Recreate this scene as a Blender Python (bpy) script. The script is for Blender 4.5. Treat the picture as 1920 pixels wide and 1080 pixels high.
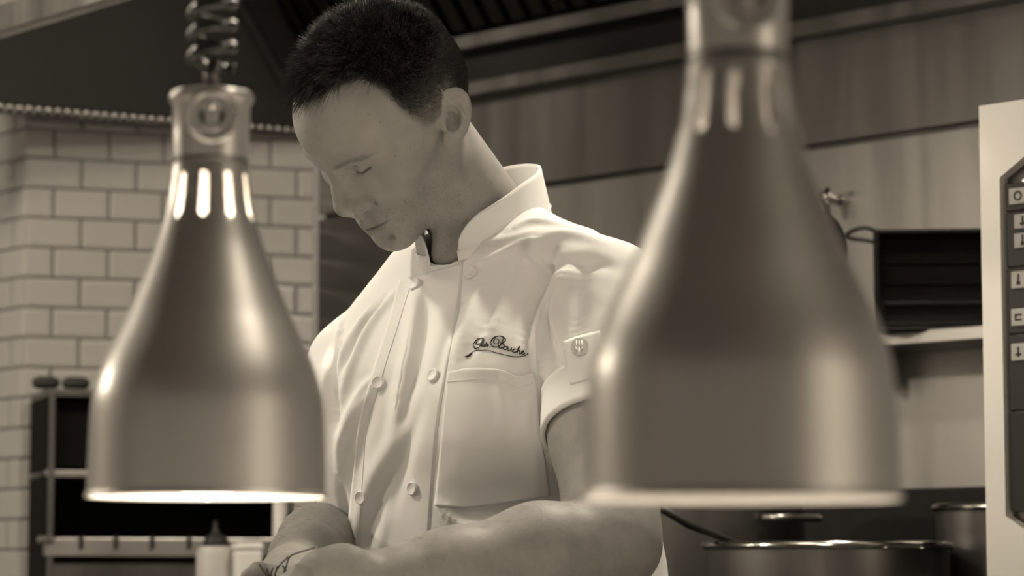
import bpy, bmesh, math, random
import numpy as np
from mathutils import Vector
from mathutils.bvhtree import BVHTree

# ---------------------------------------------------------------- camera, world, lights, exposure
for o in list(bpy.data.objects): bpy.data.objects.remove(o)
SC = bpy.context.scene
COL = SC.collection
FPX = 5200.0                       # focal length in pixels of the 1920x1080 photograph
PITCH = math.atan(540.0 / FPX)
CAMZ = 1.12
cam = bpy.data.cameras.new('camera'); camo = bpy.data.objects.new('camera', cam); COL.objects.link(camo)
camo.location = (0, 0, CAMZ); camo.rotation_euler = (math.pi / 2 + PITCH, 0, 0)
cam.sensor_width = 36; cam.lens = 36 * FPX / 1920; cam.clip_end = 60
cam.dof.use_dof = True; cam.dof.focus_distance = 2.86; cam.dof.aperture_fstop = 6.2
SC.camera = camo
SC.view_settings.view_transform = 'Standard'; SC.view_settings.look = 'None'
SC.view_settings.gamma = 1; SC.view_settings.use_curve_mapping = False
SC.view_settings.exposure = 0.0
WARM = (1.0, 0.885, 0.70)
W = bpy.data.worlds.new('world'); SC.world = W; W.use_nodes = True
W.node_tree.nodes['Background'].inputs[0].default_value = (*WARM, 1)
W.node_tree.nodes['Background'].inputs[1].default_value = 0.26

def area(name, loc, target, size, power, spread=170):
    l = bpy.data.lights.new(name, 'AREA'); l.shape = 'DISK'; l.size = size; l.energy = power; l.color = WARM
    l.spread = math.radians(spread)
    o = bpy.data.objects.new(name, l); COL.objects.link(o); o.location = loc
    o.rotation_euler = (Vector(target) - Vector(loc)).to_track_quat('-Z', 'Y').to_euler()
    return o
area('pendant_light', (-1.95, 3.05, 1.86), (-0.15, 2.95, 1.3), 0.12, 7)
area('unseen_downlight', (-1.35, 3.15, 2.78), (-0.15, 2.95, 1.2), 0.16, 23)
area('unseen_downlight', (0.55, 3.40, 2.78), (0.05, 2.95, 1.35), 0.14, 36)
area('unseen_downlight', (-2.1, 3.5, 2.70), (-0.8, 5.0, 1.5), 0.4, 26)
area('unseen_downlight', (-1.2, 2.5, 2.78), (-2.95, 3.2, 1.3), 0.3, 10, 60)  # added wash on the unseen side wall, for the steel to reflect
area('unseen_downlight', (0.2, 2.2, 2.78), (0.9, 4.0, 1.2), 0.4, 7)
area('unseen_downlight', (1.7, 0.0, 2.78), (2.6, 0.2, 1.0), 0.4, 85, 105)  # added wash on the dining wall, mirrored in the heat lamps
area('unseen_downlight', (0.75, 1.80, 2.76), (-0.22, 1.85, 1.25), 0.6, 1.8, 60)  # narrow beam added for a highlight on the left heat lamp

# ---------------------------------------------------------------- helpers
def px(x, y, Y):
    """photo pixel + distance along the floor from the camera -> world point"""
    c, s = math.cos(PITCH), math.sin(PITCH)
    u, v = (x - 960) / FPX, (540 - y) / FPX
    d = np.array([u, c - v * s, s + v * c])
    return np.array([0, 0, CAMZ]) + d * (Y / d[1])
def pxray(x, y):
    p = px(x, y, 1.0); d = p - np.array([0, 0, CAMZ]); return Vector(d / np.linalg.norm(d))
CAM = Vector((0, 0, CAMZ))

def tone(v, w=1.0):
    return (v, v * (1 - .015 * w), v * (1 - .03 * w), 1)
MATS = {}
def mat(name, v, rough=.5, metal=0, noise=0, nscale=20, bump=0, bscale=200, stretch=(1, 1, 1), emit=0, w=2.4, coat=0, trans=0, sss=0, spec=.5, attr=None, detail=4):
    m = bpy.data.materials.new(name); m.use_nodes = True; nt = m.node_tree; b = nt.nodes['Principled BSDF']
    b.inputs['Base Color'].default_value = tone(v, w); b.inputs['Roughness'].default_value = rough
    b.inputs['Metallic'].default_value = metal; b.inputs['Coat Weight'].default_value = coat
    b.inputs['Transmission Weight'].default_value = trans; b.inputs['Specular IOR Level'].default_value = spec
    if sss:
        b.inputs['Subsurface Weight'].default_value = sss; b.inputs['Subsurface Radius'].default_value = (.006, .004, .003); b.inputs['Subsurface Scale'].default_value = 1
    if emit:
        b.inputs['Emission Color'].default_value = (*WARM, 1); b.inputs['Emission Strength'].default_value = emit
    L = nt.links.new
    tc = nt.nodes.new('ShaderNodeTexCoord'); mp = nt.nodes.new('ShaderNodeMapping'); mp.inputs['Scale'].default_value = stretch
    L(tc.outputs['Object'], mp.inputs[0])
    col = None
    if noise:
        n = nt.nodes.new('ShaderNodeTexNoise'); n.inputs['Scale'].default_value = nscale; n.inputs['Detail'].default_value = detail
        L(mp.outputs[0], n.inputs['Vector'])
        r = nt.nodes.new('ShaderNodeMapRange'); r.inputs[1].default_value = .3; r.inputs[2].default_value = .7
        r.inputs[3].default_value = 1 - noise; r.inputs[4].default_value = 1 + noise
        L(n.outputs['Fac'], r.inputs[0])
        mx = nt.nodes.new('ShaderNodeVectorMath'); mx.operation = 'SCALE'; mx.inputs[0].default_value = tone(v, w)[:3]
        L(r.outputs[0], mx.inputs['Scale']); L(mx.outputs[0], b.inputs['Base Color']); col = mx.outputs[0]
        if metal:
            r2 = nt.nodes.new('ShaderNodeMapRange'); r2.inputs[1].default_value = .3; r2.inputs[2].default_value = .7
            r2.inputs[3].default_value = rough * .8; r2.inputs[4].default_value = rough * 1.2
            L(n.outputs['Fac'], r2.inputs[0]); L(r2.outputs[0], b.inputs['Roughness'])
    if attr:          # vertex colour = the thing's own colour (stubble, lips, brows) and painted lip-crease shade
        a = nt.nodes.new('ShaderNodeAttribute'); a.attribute_name = attr
        m2 = nt.nodes.new('ShaderNodeVectorMath'); m2.operation = 'MULTIPLY'
        L(a.outputs['Color'], m2.inputs[0])
        if col: L(col, m2.inputs[1])
        else: m2.inputs[1].default_value = tone(v, w)[:3]
        L(m2.outputs[0], b.inputs['Base Color'])
        ms = nt.nodes.new('ShaderNodeMath'); ms.operation = 'MULTIPLY'; ms.inputs[1].default_value = spec
        L(a.outputs['Fac'], ms.inputs[0]); L(ms.outputs[0], b.inputs['Specular IOR Level'])
    if bump:
        n2 = nt.nodes.new('ShaderNodeTexNoise'); n2.inputs['Scale'].default_value = bscale; n2.inputs['Detail'].default_value = 3
        L(mp.outputs[0], n2.inputs['Vector'])
        bp = nt.nodes.new('ShaderNodeBump'); bp.inputs['Strength'].default_value = bump; bp.inputs['Distance'].default_value = .002
        L(n2.outputs['Fac'], bp.inputs['Height']); L(bp.outputs[0], b.inputs['Normal'])
    MATS[name] = m; return m

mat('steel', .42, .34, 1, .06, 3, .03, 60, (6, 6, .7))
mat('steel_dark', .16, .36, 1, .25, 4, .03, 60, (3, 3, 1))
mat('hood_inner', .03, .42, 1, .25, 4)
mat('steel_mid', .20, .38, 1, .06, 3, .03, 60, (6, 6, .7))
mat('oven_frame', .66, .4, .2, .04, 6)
mat('steel_shaded', .11, .4, 1, .06, 3)
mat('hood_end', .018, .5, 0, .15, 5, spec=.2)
mat('steel_light', .62, .36, 1, .08, 6)
mat('lamp_metal', .44, .36, 1, .05, 4, .02, 500, (1, 1, .15))
mat('lamp_socket', .46, .33, .85, .1, 40)
mat('lamp_inner', .85, .5, 0)
mat('chrome', .6, .12, 1)
mat('black', .014, .5, 0, .2, 30, spec=.25)
mat('black_gloss', .012, .22, 0)
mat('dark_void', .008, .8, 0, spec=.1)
mat('pan_black', .006, .5, .0, .5, 30, .3, 90, (1, 1, 5), spec=.15)
mat('tile', .40, .16, 0, .06, 3, coat=.3)
mat('grout', .20, .9, 0, .1, 40)
mat('worktop', .72, .4, 0, .04, 6)
mat('floor', .12, .5, 0, .2, 5)
mat('plaster', .55, .8, 0, .05, 3)
mat('ceiling', .30, .8, 0, .1, 3)
mat('cloth', .80, .85, 0, .02, 8, .05, 900, w=.6, spec=.25)
mat('cloth_button', .78, .45, 0, w=.7)
mat('thread', .012, .6, 0)
mat('badge', .50, .7, 0)
mat('skin', .27, .56, 0, .06, 60, .12, 380, sss=.12, attr='tint', w=2.6, spec=.4)
mat('hair', .009, .30, 0, w=1.2, spec=.6)
mat('eye', .45, .1, 0, coat=1)
mat('trousers', .03, .9, 0)
mat('white_plastic', .72, .4, 0)
mat('frosted_plastic', .55, .45, 0, trans=.25)
mat('herb', .035, .7, 0)
mat('panel', .018, .4, 0, spec=.2)
mat('key', .34, .45, 0)
mat('rubber', .02, .7, 0)

def link(name, me, parent=None):
    o = bpy.data.objects.new(name, me); COL.objects.link(o)
    if parent is not None: o.parent = parent
    return o
def root_of(o):
    while o.parent: o = o.parent
    return o
def mesh(name, V, F, m, parent=None, base=None, smooth=False, mats=None, auto=None):
    """one mesh object from WORLD coordinates; children are stored relative to their thing's origin"""
    V = np.asarray(V, float)
    if parent is None:
        if base is None: base = (*((V.min(0) + V.max(0)) / 2)[:2], V[:, 2].min())
        loc = np.asarray(base, float)
    else:
        loc = np.array(root_of(parent)['base'])
    me = bpy.data.meshes.new(name)
    me.from_pydata((V - loc).tolist(), [], F if isinstance(F, list) else F.tolist())
    me.materials.append(MATS[m])
    for x in (mats or []): me.materials.append(MATS[x])
    if smooth: me.polygons.foreach_set('use_smooth', np.ones(len(me.polygons), bool))
    if auto: me.set_sharp_from_angle(angle=math.radians(auto))
    me.update()
    o = link(name, me, parent)
    if parent is None:
        o.location = loc; o['base'] = loc.tolist()
    return o
def empty(name, base):
    o = link(name, None); o.location = base; o['base'] = [float(c) for c in base]; return o
def tag(o, label, cat, group=None, kind=None):
    if label: o['label'] = label
    if cat: o['category'] = cat
    if group: o['group'] = group
    if kind: o['kind'] = kind
    return o
def structure(o, label=None):
    o['kind'] = 'structure'
    if label: o['label'] = label
    return o

class MB:
    """collects shapes in world coordinates for ONE mesh"""
    def __init__(s): s.V = []; s.F = []
    def add(s, V, F):
        n = len(s.V); s.V += [tuple(map(float, v)) for v in V]; s.F += [[i + n for i in f] for f in F]; return s
    def box(s, c, ax, half, bev=0):
        """c centre, ax three unit axes, half sizes; bev = chamfer"""
        ax = [np.asarray(a, float) for a in ax]; c = np.asarray(c, float)
        bm = bmesh.new(); bmesh.ops.create_cube(bm, size=2)
        for v in bm.verts: v.co = Vector((v.co.x * half[0], v.co.y * half[1], v.co.z * half[2]))
        if bev: bmesh.ops.bevel(bm, geom=bm.edges[:], offset=bev, segments=2, affect='EDGES', profile=.5)
        bm.verts.index_update()
        V = [c + ax[0] * v.co.x + ax[1] * v.co.y + ax[2] * v.co.z for v in bm.verts]
        F = [[v.index for v in f.verts] for f in bm.faces]; bm.free()
        if np.dot(np.cross(ax[0], ax[1]), ax[2]) < 0: F = [f[::-1] for f in F]
        return s.add(V, F)
    def tube(s, P, r, n=10, caps=True, closed=False):
        P = [np.asarray(p, float) for p in P]; m = len(P); r = [r] * m if np.isscalar(r) else r
        V = []; F = []; prev = None
        for i in range(m):
            a = P[i - 1] if (i > 0 or closed) else P[i]; b = P[(i + 1) % m] if (i < m - 1 or closed) else P[i]
            t = b - a; t = t / (np.linalg.norm(t) + 1e-12)
            if prev is None:
                h = np.array([0, 0, 1.]) if abs(t[2]) < .9 else np.array([1., 0, 0])
                u = np.cross(t, h)
            else: u = prev - t * np.dot(prev, t)
            u /= np.linalg.norm(u) + 1e-12; prev = u; w = np.cross(t, u)
            for k in range(n):
                an = 2 * math.pi * k / n; V.append(P[i] + r[i] * (math.cos(an) * u + math.sin(an) * w))
        for i in range(m if closed else m - 1):
            for k in range(n):
                j = (i + 1) % m
                F.append([i * n + k, i * n + (k + 1) % n, j * n + (k + 1) % n, j * n + k])
        if caps and not closed:
            F.append(list(range(n))[::-1]); F.append([(m - 1) * n + k for k in range(n)])
        return s.add(V, F)
    def lathe(s, prof, c, ax=((1, 0, 0), (0, 1, 0), (0, 0, 1)), n=64, skip=None):
        """prof: (radius, height) list"""
        c = np.asarray(c, float); ax = [np.asarray(a, float) for a in ax]; V = []; F = []
        for (r, h) in prof:
            for k in range(n):
                a = 2 * math.pi * k / n
                V.append(c + ax[0] * r * math.cos(a) + ax[1] * r * math.sin(a) + ax[2] * h)
        for i in range(len(prof) - 1):
            for k in range(n):
                if skip and skip(i, k): continue
                F.append([i * n + k, i * n + (k + 1) % n, (i + 1) * n + (k + 1) % n, (i + 1) * n + k])
        return s.add(V, F)
    def build(s, name, m, parent=None, base=None, smooth=False, auto=None):
        return mesh(name, s.V, s.F, m, parent, base, smooth, auto=auto)
def resample(P, n):
    P = np.asarray(P, float); d = np.r_[0, np.cumsum(np.linalg.norm(np.diff(P, axis=0), axis=1))]
    t = np.linspace(0, d[-1], n); return np.stack([np.interp(t, d, P[:, i]) for i in range(P.shape[1])], 1)
def spline(P, n):
    """smooth Catmull-Rom through points"""
    P = np.asarray(P, float); Q = np.vstack([2 * P[0] - P[1], P, 2 * P[-1] - P[-2]]); out = []
    k = max(2, n // (len(P) - 1))
    for i in range(1, len(Q) - 2):
        for t in np.linspace(0, 1, k, endpoint=False):
            a, b, c, d = Q[i - 1], Q[i], Q[i + 1], Q[i + 2]
            out.append(.5 * (2 * b + (c - a) * t + (2 * a - 5 * b + 4 * c - d) * t * t + (3 * b - a - 3 * c + d) * t ** 3))
    out.append(P[-1]); return np.array(out)
UP = np.array([0, 0, 1.])
def unit(v): v = np.asarray(v, float); return v / np.linalg.norm(v)
# ---------------------------------------------------------------- the room
def on_plane(x, y, P0, n, off=0.0):
    d = np.array(pxray(x, y)); c = np.array(CAM); P0 = np.asarray(P0, float) + np.asarray(n) * off
    return c + d * (np.dot(P0 - c, n) / np.dot(d, n))
RD = unit((1.087, -1.12, 0)); RN = np.array([RD[1], -RD[0], 0.])          # range wall: along, towards the cook
RP = np.array([-.366, 5.17, 0.])
TD = unit((.521, .17, 0)); TN = np.array([TD[1], -TD[0], 0.])             # tiled wall
TP = np.array([-.887, 5.0, 0.])
LD = unit((-.62, .78, 0)); LN = np.array([-LD[1], LD[0], 0.])             # tiled return beyond its corner
def rwall(x, y, off=0.): return on_plane(x, y, RP, RN, off)
def twall(x, y, off=0.): return on_plane(x, y, TP, TN, off)

structure(MB().box((0, 3, -.05), np.eye(3), (3.5, 4.5, .05)).build('floor', 'floor'), 'dark kitchen floor')
structure(MB().box((-.2, 2.0, 2.85), np.eye(3), (3.2, 4.5, .05)).build('ceiling', 'ceiling'), 'plain ceiling above the kitchen')

structure(MB().box((2.75, -.2, 1.4), np.eye(3), (.05, 2.4, 1.4)).build('wall_dining', 'plaster'), 'plain plaster side wall of the dining room, beside the camera')
structure(MB().box((-3.0, 3.2, 1.4), np.eye(3), (.05, 2.6, 1.4)).build('wall_side', 'plaster'), 'plain pale side wall of the kitchen, left of the picture')
# tiled wall: grout slab with every tile a piece of its own
TH, TW, G = .0548, .1012, .0035
wall_left = structure(MB().box(TP + TD * .27 - TN * .06 + UP * 1.1, (TD, TN, UP), (.272, .05, 1.1)).build('wall_left', 'grout'),
                      'pale glazed brick-tile wall behind the left lamp')
def tile_mesh(w, h):
    b, d, e = .006, .009, .0015
    x, z = w / 2, h / 2
    V = [(-x, 0, -z), (x, 0, -z), (x, 0, z), (-x, 0, z), (-x, d - e, -z), (x, d - e, -z), (x, d - e, z), (-x, d - e, z),
         (-x + b, d, -z + b), (x - b, d, -z + b), (x - b, d, z - b), (-x + b, d, z - b)]
    F = []
    for k in range(4):
        n = (k + 1) % 4; F += [[k, n, 4 + n, 4 + k], [4 + k, 4 + n, 8 + n, 8 + k]]
    F.append([8, 9, 10, 11])
    me = bpy.data.meshes.new('tile'); me.from_pydata(V, [], F); me.materials.append(MATS['tile'])
    bm = bmesh.new(); bm.from_mesh(me); bmesh.ops.recalc_face_normals(bm, faces=bm.faces); bm.to_mesh(me); bm.free()
    return me
TM = {}
def tile(parent, P, d, n, w, h):
    key = (round(w, 4), round(h, 4))
    if key not in TM: TM[key] = tile_mesh(w - G, h - G)
    o = link('tile', TM[key], parent); base = np.array(parent['base'])
    o.location = P - base
    o.rotation_euler = (random.uniform(-.006, .006), 0, math.atan2(d[1], d[0]) + math.pi + random.uniform(-.006, .006))
    return o
random.seed(3)
ztop = CAMZ + .826 - .012
z0 = twall(38, 294)[2]
LEN = .5478
for r in range(-16, 3):
    zc = z0 + (-r - .5) * TH if False else z0 - TH * .5 + r * TH
    if zc - TH / 2 > ztop + .02: continue
    off = (0 if r % 2 == 0 else -TW / 2)
    s = off + .0035
    while s < LEN:
        a, b = max(s, .0), min(s + TW, LEN)
        if b - a > .012: tile(wall_left, TP + TD * (a + b) / 2 + UP * zc - TN * .010, TD, TN, b - a, TH)
        s += TW
wall_corner = structure(MB().box(TP + LD * .30 - LN * .06 + UP * 1.1, (LD, LN, UP), (.30, .05, 1.1)).build('wall_corner', 'grout'),
                        'bright glazed brick-tile return at the photo\'s left edge')
for r in range(-16, 4):
    zc = z0 - TH * .5 + r * TH
    s = -.004 - (TW / 2 if r % 2 == 0 else 0)
    while s < .3:
        a, b = max(s, .0), s + TW
        if b - a > .012: tile(wall_corner, TP + LD * (a + b) / 2 + UP * zc - LN * .010, -LD, LN, b - a, TH)
        s += TW

# steel range wall in three sheets with dark seams
zs = rwall(1440, 287)[2]           # seam
zr2 = rwall(1100, 136)[2]          # lower rail of the hood
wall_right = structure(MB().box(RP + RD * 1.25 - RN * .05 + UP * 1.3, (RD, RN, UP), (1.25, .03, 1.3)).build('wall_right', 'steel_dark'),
                       'brushed stainless steel wall behind the cooking range')
LW = 2.5
def sheet(s0, s1, za, zb, off=.0, m='steel'):
    MB().box(RP + RD * (s0 + s1) / 2 + UP * (za + zb) / 2 + RN * (off - .012), (RD, RN, UP), ((s1 - s0) / 2, .010, (zb - za) / 2), .002).build('steel_sheet', m, wall_right)
sheet(0.0, .34, .9, zs - .004, 0, 'steel_shaded')  # darker copy of the steel stands in for shade at this end
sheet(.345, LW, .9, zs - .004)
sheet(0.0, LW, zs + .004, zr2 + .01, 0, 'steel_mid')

# ---------------------------------------------------------------- extractor hood (seen from below)
hood = empty('extractor_hood', (*(RP + RD * .3)[:2], 1.9))
tag(hood, 'dark stainless extractor hood with filters above the range and the tiled wall', 'hood')
def bar(a, b, h, dpt, up=UP, n=RN):
    a = np.asarray(a); b = np.asarray(b); d = unit(b - a)
    return MB().box((a + b) / 2, (d, unit(np.cross(up, d)), up), (np.linalg.norm(b - a) / 2, dpt / 2, h / 2), .003)
# two rails along the range wall
def rail(y0, x0, h, name, off, m='steel', dp=.03):
    p = rwall(x0, y0, off); s = np.dot(p - RP, RD)
    a = p + RD * (.01 - s); b = p + RD * (2.4 - s)
    return bar(a, b, h, dp).build(name, m, hood)
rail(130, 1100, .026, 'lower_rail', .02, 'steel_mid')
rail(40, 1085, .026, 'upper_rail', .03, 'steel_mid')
zr1 = rwall(1085, 40, .03)[2]
# slanting filter bank: starts at the upper rail, climbs towards the cook
SL = unit(np.array([RN[0] * .62, RN[1] * .62, .79]))
f0 = rwall(1085, 33, .03); f0 = f0 - RD * np.dot(f0 - RP, RD) + UP * .012
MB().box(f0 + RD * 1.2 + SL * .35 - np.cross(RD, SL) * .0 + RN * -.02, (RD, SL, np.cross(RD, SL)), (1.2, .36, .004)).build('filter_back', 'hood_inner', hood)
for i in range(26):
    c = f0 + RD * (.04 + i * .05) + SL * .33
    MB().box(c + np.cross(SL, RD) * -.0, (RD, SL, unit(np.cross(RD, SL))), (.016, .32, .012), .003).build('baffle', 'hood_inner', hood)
# black strip standing in for shadow between the two rails
MB().box(RP + RD * 1.2 + UP * (zr1 + zr2 + .0) / 2 + RN * .004, (RD, RN, UP), (1.2, .004, (zr1 - zr2) / 2 + .01)).build('recess_shade', 'black', hood)
# inner face of the hood's end above the tiles
HP = px(0, 200, 4.88); HQ = px(592, 250, 5.165); HD = unit((HQ - HP) * [1, 1, 0]); HN = np.array([HD[1], -HD[0], 0])
zh = CAMZ + .826
a = HP.copy(); a[2] = zh
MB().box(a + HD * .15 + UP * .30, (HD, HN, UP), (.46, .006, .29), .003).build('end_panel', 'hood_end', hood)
bar(a - HD * .3 + UP * .002, a + HD * .60 + UP * .002, .016, .022).build('drip_rail', 'steel_dark', hood)
bead = None
for i in range(34):
    P = a + HD * (-.02 + i * .0178) + HN * .013 + UP * .004
    if bead is None:
        bead = MB().lathe([(0, -.0065), (.005, -.005), (.007, 0), (.005, .005), (0, .0065)], P, n=10).build('rivet', 'steel', hood, smooth=True)
        P0 = P
    else:
        o = link('rivet', bead.data, hood); o.location = P - P0
# front lip of the hood, upper left
la = px(0, 68, 4.1); lb = px(222, 0, 3.842); ld = unit((lb - la) * [1, 1, 0]); ln_ = np.array([ld[1], -ld[0], 0])
lp = la.copy()
MB().box(lp + ld * .75 + UP * .022 + ln_ * .0, (ld, ln_, UP), (.85, .014, .022), .004).build('front_lip', 'steel', hood)
MB().box(lp + ld * .75 + UP * .25 - ln_ * .02, (ld, ln_, UP), (.85, .006, .21), .002).build('front_panel', 'steel_light', hood)
# corner strip where end panel meets the filters
ca = on_plane(548, 190, a, HN, .012); cb = on_plane(436, -10, a, HN, .012)
bar(ca, cb + (cb - ca) * .6, .012, .03, up=unit(np.cross(cb - ca, HN))).build('corner_strip', 'black', hood)

# ---------------------------------------------------------------- cooking range, backguard, shelf
def frame_at(x, Y): p = px(x, 1080, Y); p[2] = 0; return p
rg = empty('cooking_range', (*(RP + RD * 1.25 + RN * .4)[:2], 0))
tag(rg, 'dark steel cooking range carrying the stockpots along the steel wall', 'range')
rc = RP + RD * 1.37 + RN * .44
MB().box(rc + UP * .45, (RD, RN, UP), (.57, .40, .45), .01).build('body', 'steel_dark', rg)
MB().box(rc + UP * .91, (RD, RN, UP), (.57, .41, .010), .003).build('hob_top', 'black', rg)
MB().box(RP + RD * 1.37 + RN * .016 + UP * 1.09, (RD, RN, UP), (.57, .010, .16), .004).build('backguard', 'black', rg)
zsh = px(1760, 637, 3.98)[2]
ss = np.dot(rwall(1660, 637) - RP, RD)
shelf = empty('wall_shelf', (*(RP + RD * (ss + .35) + RN * .09)[:2], zsh - .02))
tag(shelf, 'narrow stainless wall shelf carrying the black pan', 'shelf')
MB().box(RP + RD * (ss + .30) + RN * .095 + UP * zsh, (RD, RN, UP), (.42, .095, .005), .002).build('board', 'steel_dark', shelf)
MB().box(RP + RD * (ss + .30) + RN * .19 + UP * (zsh - .001), (RD, RN, UP), (.42, .004, .010), .002).build('front_edge', 'steel', shelf)
for k in (.0, .55):
    MB().box(RP + RD * (ss + k) + RN * .05 + UP * (zsh - .03), (RD, RN, UP), (.006, .05, .026), .002).build('bracket', 'steel_dark', shelf)

# black rectangular pan on the shelf
pc = px(1762, 530, 3.93); tilt = unit((.995, -.10, 0)); pn = np.array([tilt[1], -tilt[0], 0])
zb = zsh + .006; pt = px(1762, 433, 3.93)[2]; pw = .092; ph = (pt - zb) / 2
pan = empty('roasting_pan', (pc[0], pc[1], zb)); tag(pan, 'black rectangular roasting pan standing on edge on the wall shelf', 'pan')
cz = np.array([pc[0], pc[1], (zb + pt) / 2])
MB().box(cz - pn * .02, (tilt, pn, UP), (pw, .004, ph - .004), .002).build('base', 'pan_black', pan)
m = MB()
for sx in (-1, 1): m.box(cz + tilt * sx * (pw - .003) , (tilt, pn, UP), (.0035, .024, ph), .002)
for sz in (-1, 1): m.box(cz + UP * sz * (ph - .003), (tilt, pn, UP), (pw, .024, .0035), .002)
m.build('rim', 'pan_black', pan)
for k in range(5):
    MB().box(cz - pn * .013 + UP * (-.06 + k * .03), (tilt, pn, UP), (pw - .014, .003, .003), .001).build('ridge', 'pan_black', pan)
hx = cz - tilt * pw + UP * (ph - .004)
MB().tube(spline([hx + tilt * .012, hx - tilt * .012 + UP * .010, hx - tilt * .034 + UP * .004, hx - tilt * .036 - UP * .004, hx - tilt * .012 - UP * .008, hx + tilt * .006 - UP * .012], 30), .0032, 8).build('handle', 'black', pan, smooth=True)
# round black skillet hanging left of it
sk = px(1534, 470, 4.02); sk_b = sk
skl = empty('skillet', (sk[0], sk[1], sk[2] - .07)); tag(skl, 'round black skillet hanging on the steel wall behind the right lamp', 'pan')
fr = unit(RN + np.array([.25, 0, 0])); sx = unit(np.cross(UP, fr))
MB().lathe([(0, 0), (.046, 0), (.054, .02), (.057, .021), (.049, .003), (0, .003)], sk, (sx, UP, fr), 40).build('bowl', 'pan_black', skl, smooth=True, auto=40)
MB().tube([sk - sx * .052 + fr * .014, sk - sx * .10 + fr * .02, sk - sx * .16 + fr * .022], [.006, .005, .006], 8).build('handle', 'black', skl, smooth=True)
# small chrome tap / hook on the wall
hk = rwall(1548, 372, .03)
tap = empty('wall_tap', hk - UP * .03); tag(tap, 'small chrome tap knob on the steel wall beside the right lamp', 'tap')
MB().tube([hk - RN * .03, hk], .008, 12).build('stem', 'chrome', tap, smooth=True)
MB().lathe([(0, -.012), (.008, -.011), (.012, -.004), (.012, .004), (.008, .011), (0, .012)], hk, (RD, UP, RN), 16).build('knob', 'chrome', tap, smooth=True)
MB().tube([hk + UP * .004, hk + RD * .014 + UP * .012 + RN * .012], [.005, .004], 10).build('lever', 'black', tap, smooth=True)
MB().tube([hk - UP * .010, hk - UP * .028 + RD * .002], [.006, .005], 10).build('spout', 'black', tap, smooth=True)

# stockpots
def pot(name, c, r, h, label, group=None, handles=True, m='steel'):
    e = empty(name, c); tag(e, label, 'pot', group)
    c = np.asarray(c, float)
    MB().lathe([(0, 0), (r * .96, 0), (r, .008), (r, h), (r + .004, h + .001), (r + .005, h + .005), (r + .002, h + .008), (r - .003, h + .006), (r - .004, h - .004), (r - .004, .01), (0, .01)], c, n=64).build('body', m, e, smooth=True, auto=50)
    MB().lathe([(r + .0055 * math.cos(t), h + .004 + .0055 * math.sin(t)) for t in np.linspace(0, 2 * math.pi, 9)], c, n=64).build('rolled_rim', 'chrome', e, smooth=True)
    if handles:
        for sgn in (-1, 1):
            d = RD * sgn; q = c + d * r + UP * (h - .05); t = np.cross(UP, d)
            MB().tube(spline([q + t * .045, q + d * .03 + t * .04, q + d * .034 - t * .04, q - t * .045], 16), .005, 8).build('handle', 'steel', e, smooth=True)
    return e
ZT = .921
c = px(1551, 1080, 3.62); zz = px(1551, 1024, 3.62)[2]
pot('stockpot', (c[0], c[1], ZT), .158, zz - ZT - .004, 'wide steel stockpot with a shiny rim in front of the other two pots', 'stockpots on the range', m='steel_dark')
c2 = px(1345, 1080, 3.98); z2 = px(1345, 905, 3.9)[2]
pot('stockpot', (c2[0], c2[1], ZT), .125, z2 - ZT, 'tall steel stockpot right behind the cook\'s elbow', 'stockpots on the range', m='steel_dark')
c3 = px(1880, 1080, 3.72); z3 = px(1880, 958, 3.72)[2]
pot('stockpot', (c3[0], c3[1], ZT), .088, z3 - ZT, 'slim steel stockpot half hidden by the oven', 'stockpots on the range', handles=False, m='steel_dark')
# ladle lying across the front pot
ld_ = empty('ladle', px(1330, 1022, 3.56)); tag(ld_, 'ladle with a dark thin handle leaning over the rim of the front stockpot', 'ladle')
MB().tube([px(1225, 945, 3.54), px(1290, 984, 3.56), px(1335, 1001, 3.58), px(1400, 1026, 3.60), px(1450, 1062, 3.62)], [.005, .005, .0045, .0045, .0045], 8).build('handle', 'black', ld_, smooth=True)
q = px(1470, 1078, 3.63)
MB().lathe([(0, -.03), (.02, -.026), (.034, -.012), (.037, .004), (.034, .004), (.03, -.010), (0, -.026)], q, n=24).build('bowl', 'steel', ld_, smooth=True)

# ---------------------------------------------------------------- combination oven on the right edge
ov0 = px(1862, 1080, 3.35); ov0[2] = 0
zt = px(1862, 201, 3.35)[2]
ov = empty('combi_oven', (*(ov0 + RD * .4 - RN * .3)[:2], 0)); tag(ov, 'pale steel oven with a dark button panel at the right edge', 'oven')
OW = .62
def oface(x, y, off=0.): return on_plane(x, y, ov0, RN, off)
MB().box(ov0 + RD * OW / 2 - RN * .28 + UP * (.45 + (zt - .45) / 2), (RD, RN, UP), (OW / 2, .27, (zt - .45) / 2), .008).build('casing', 'steel', ov)
for kx in (.04, OW - .04):
    for ky in (.06, .48):
        MB().box(ov0 + RD * kx - RN * ky + UP * .225, (RD, RN, UP), (.02, .02, .225), .004).build('leg', 'steel_dark', ov)
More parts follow.
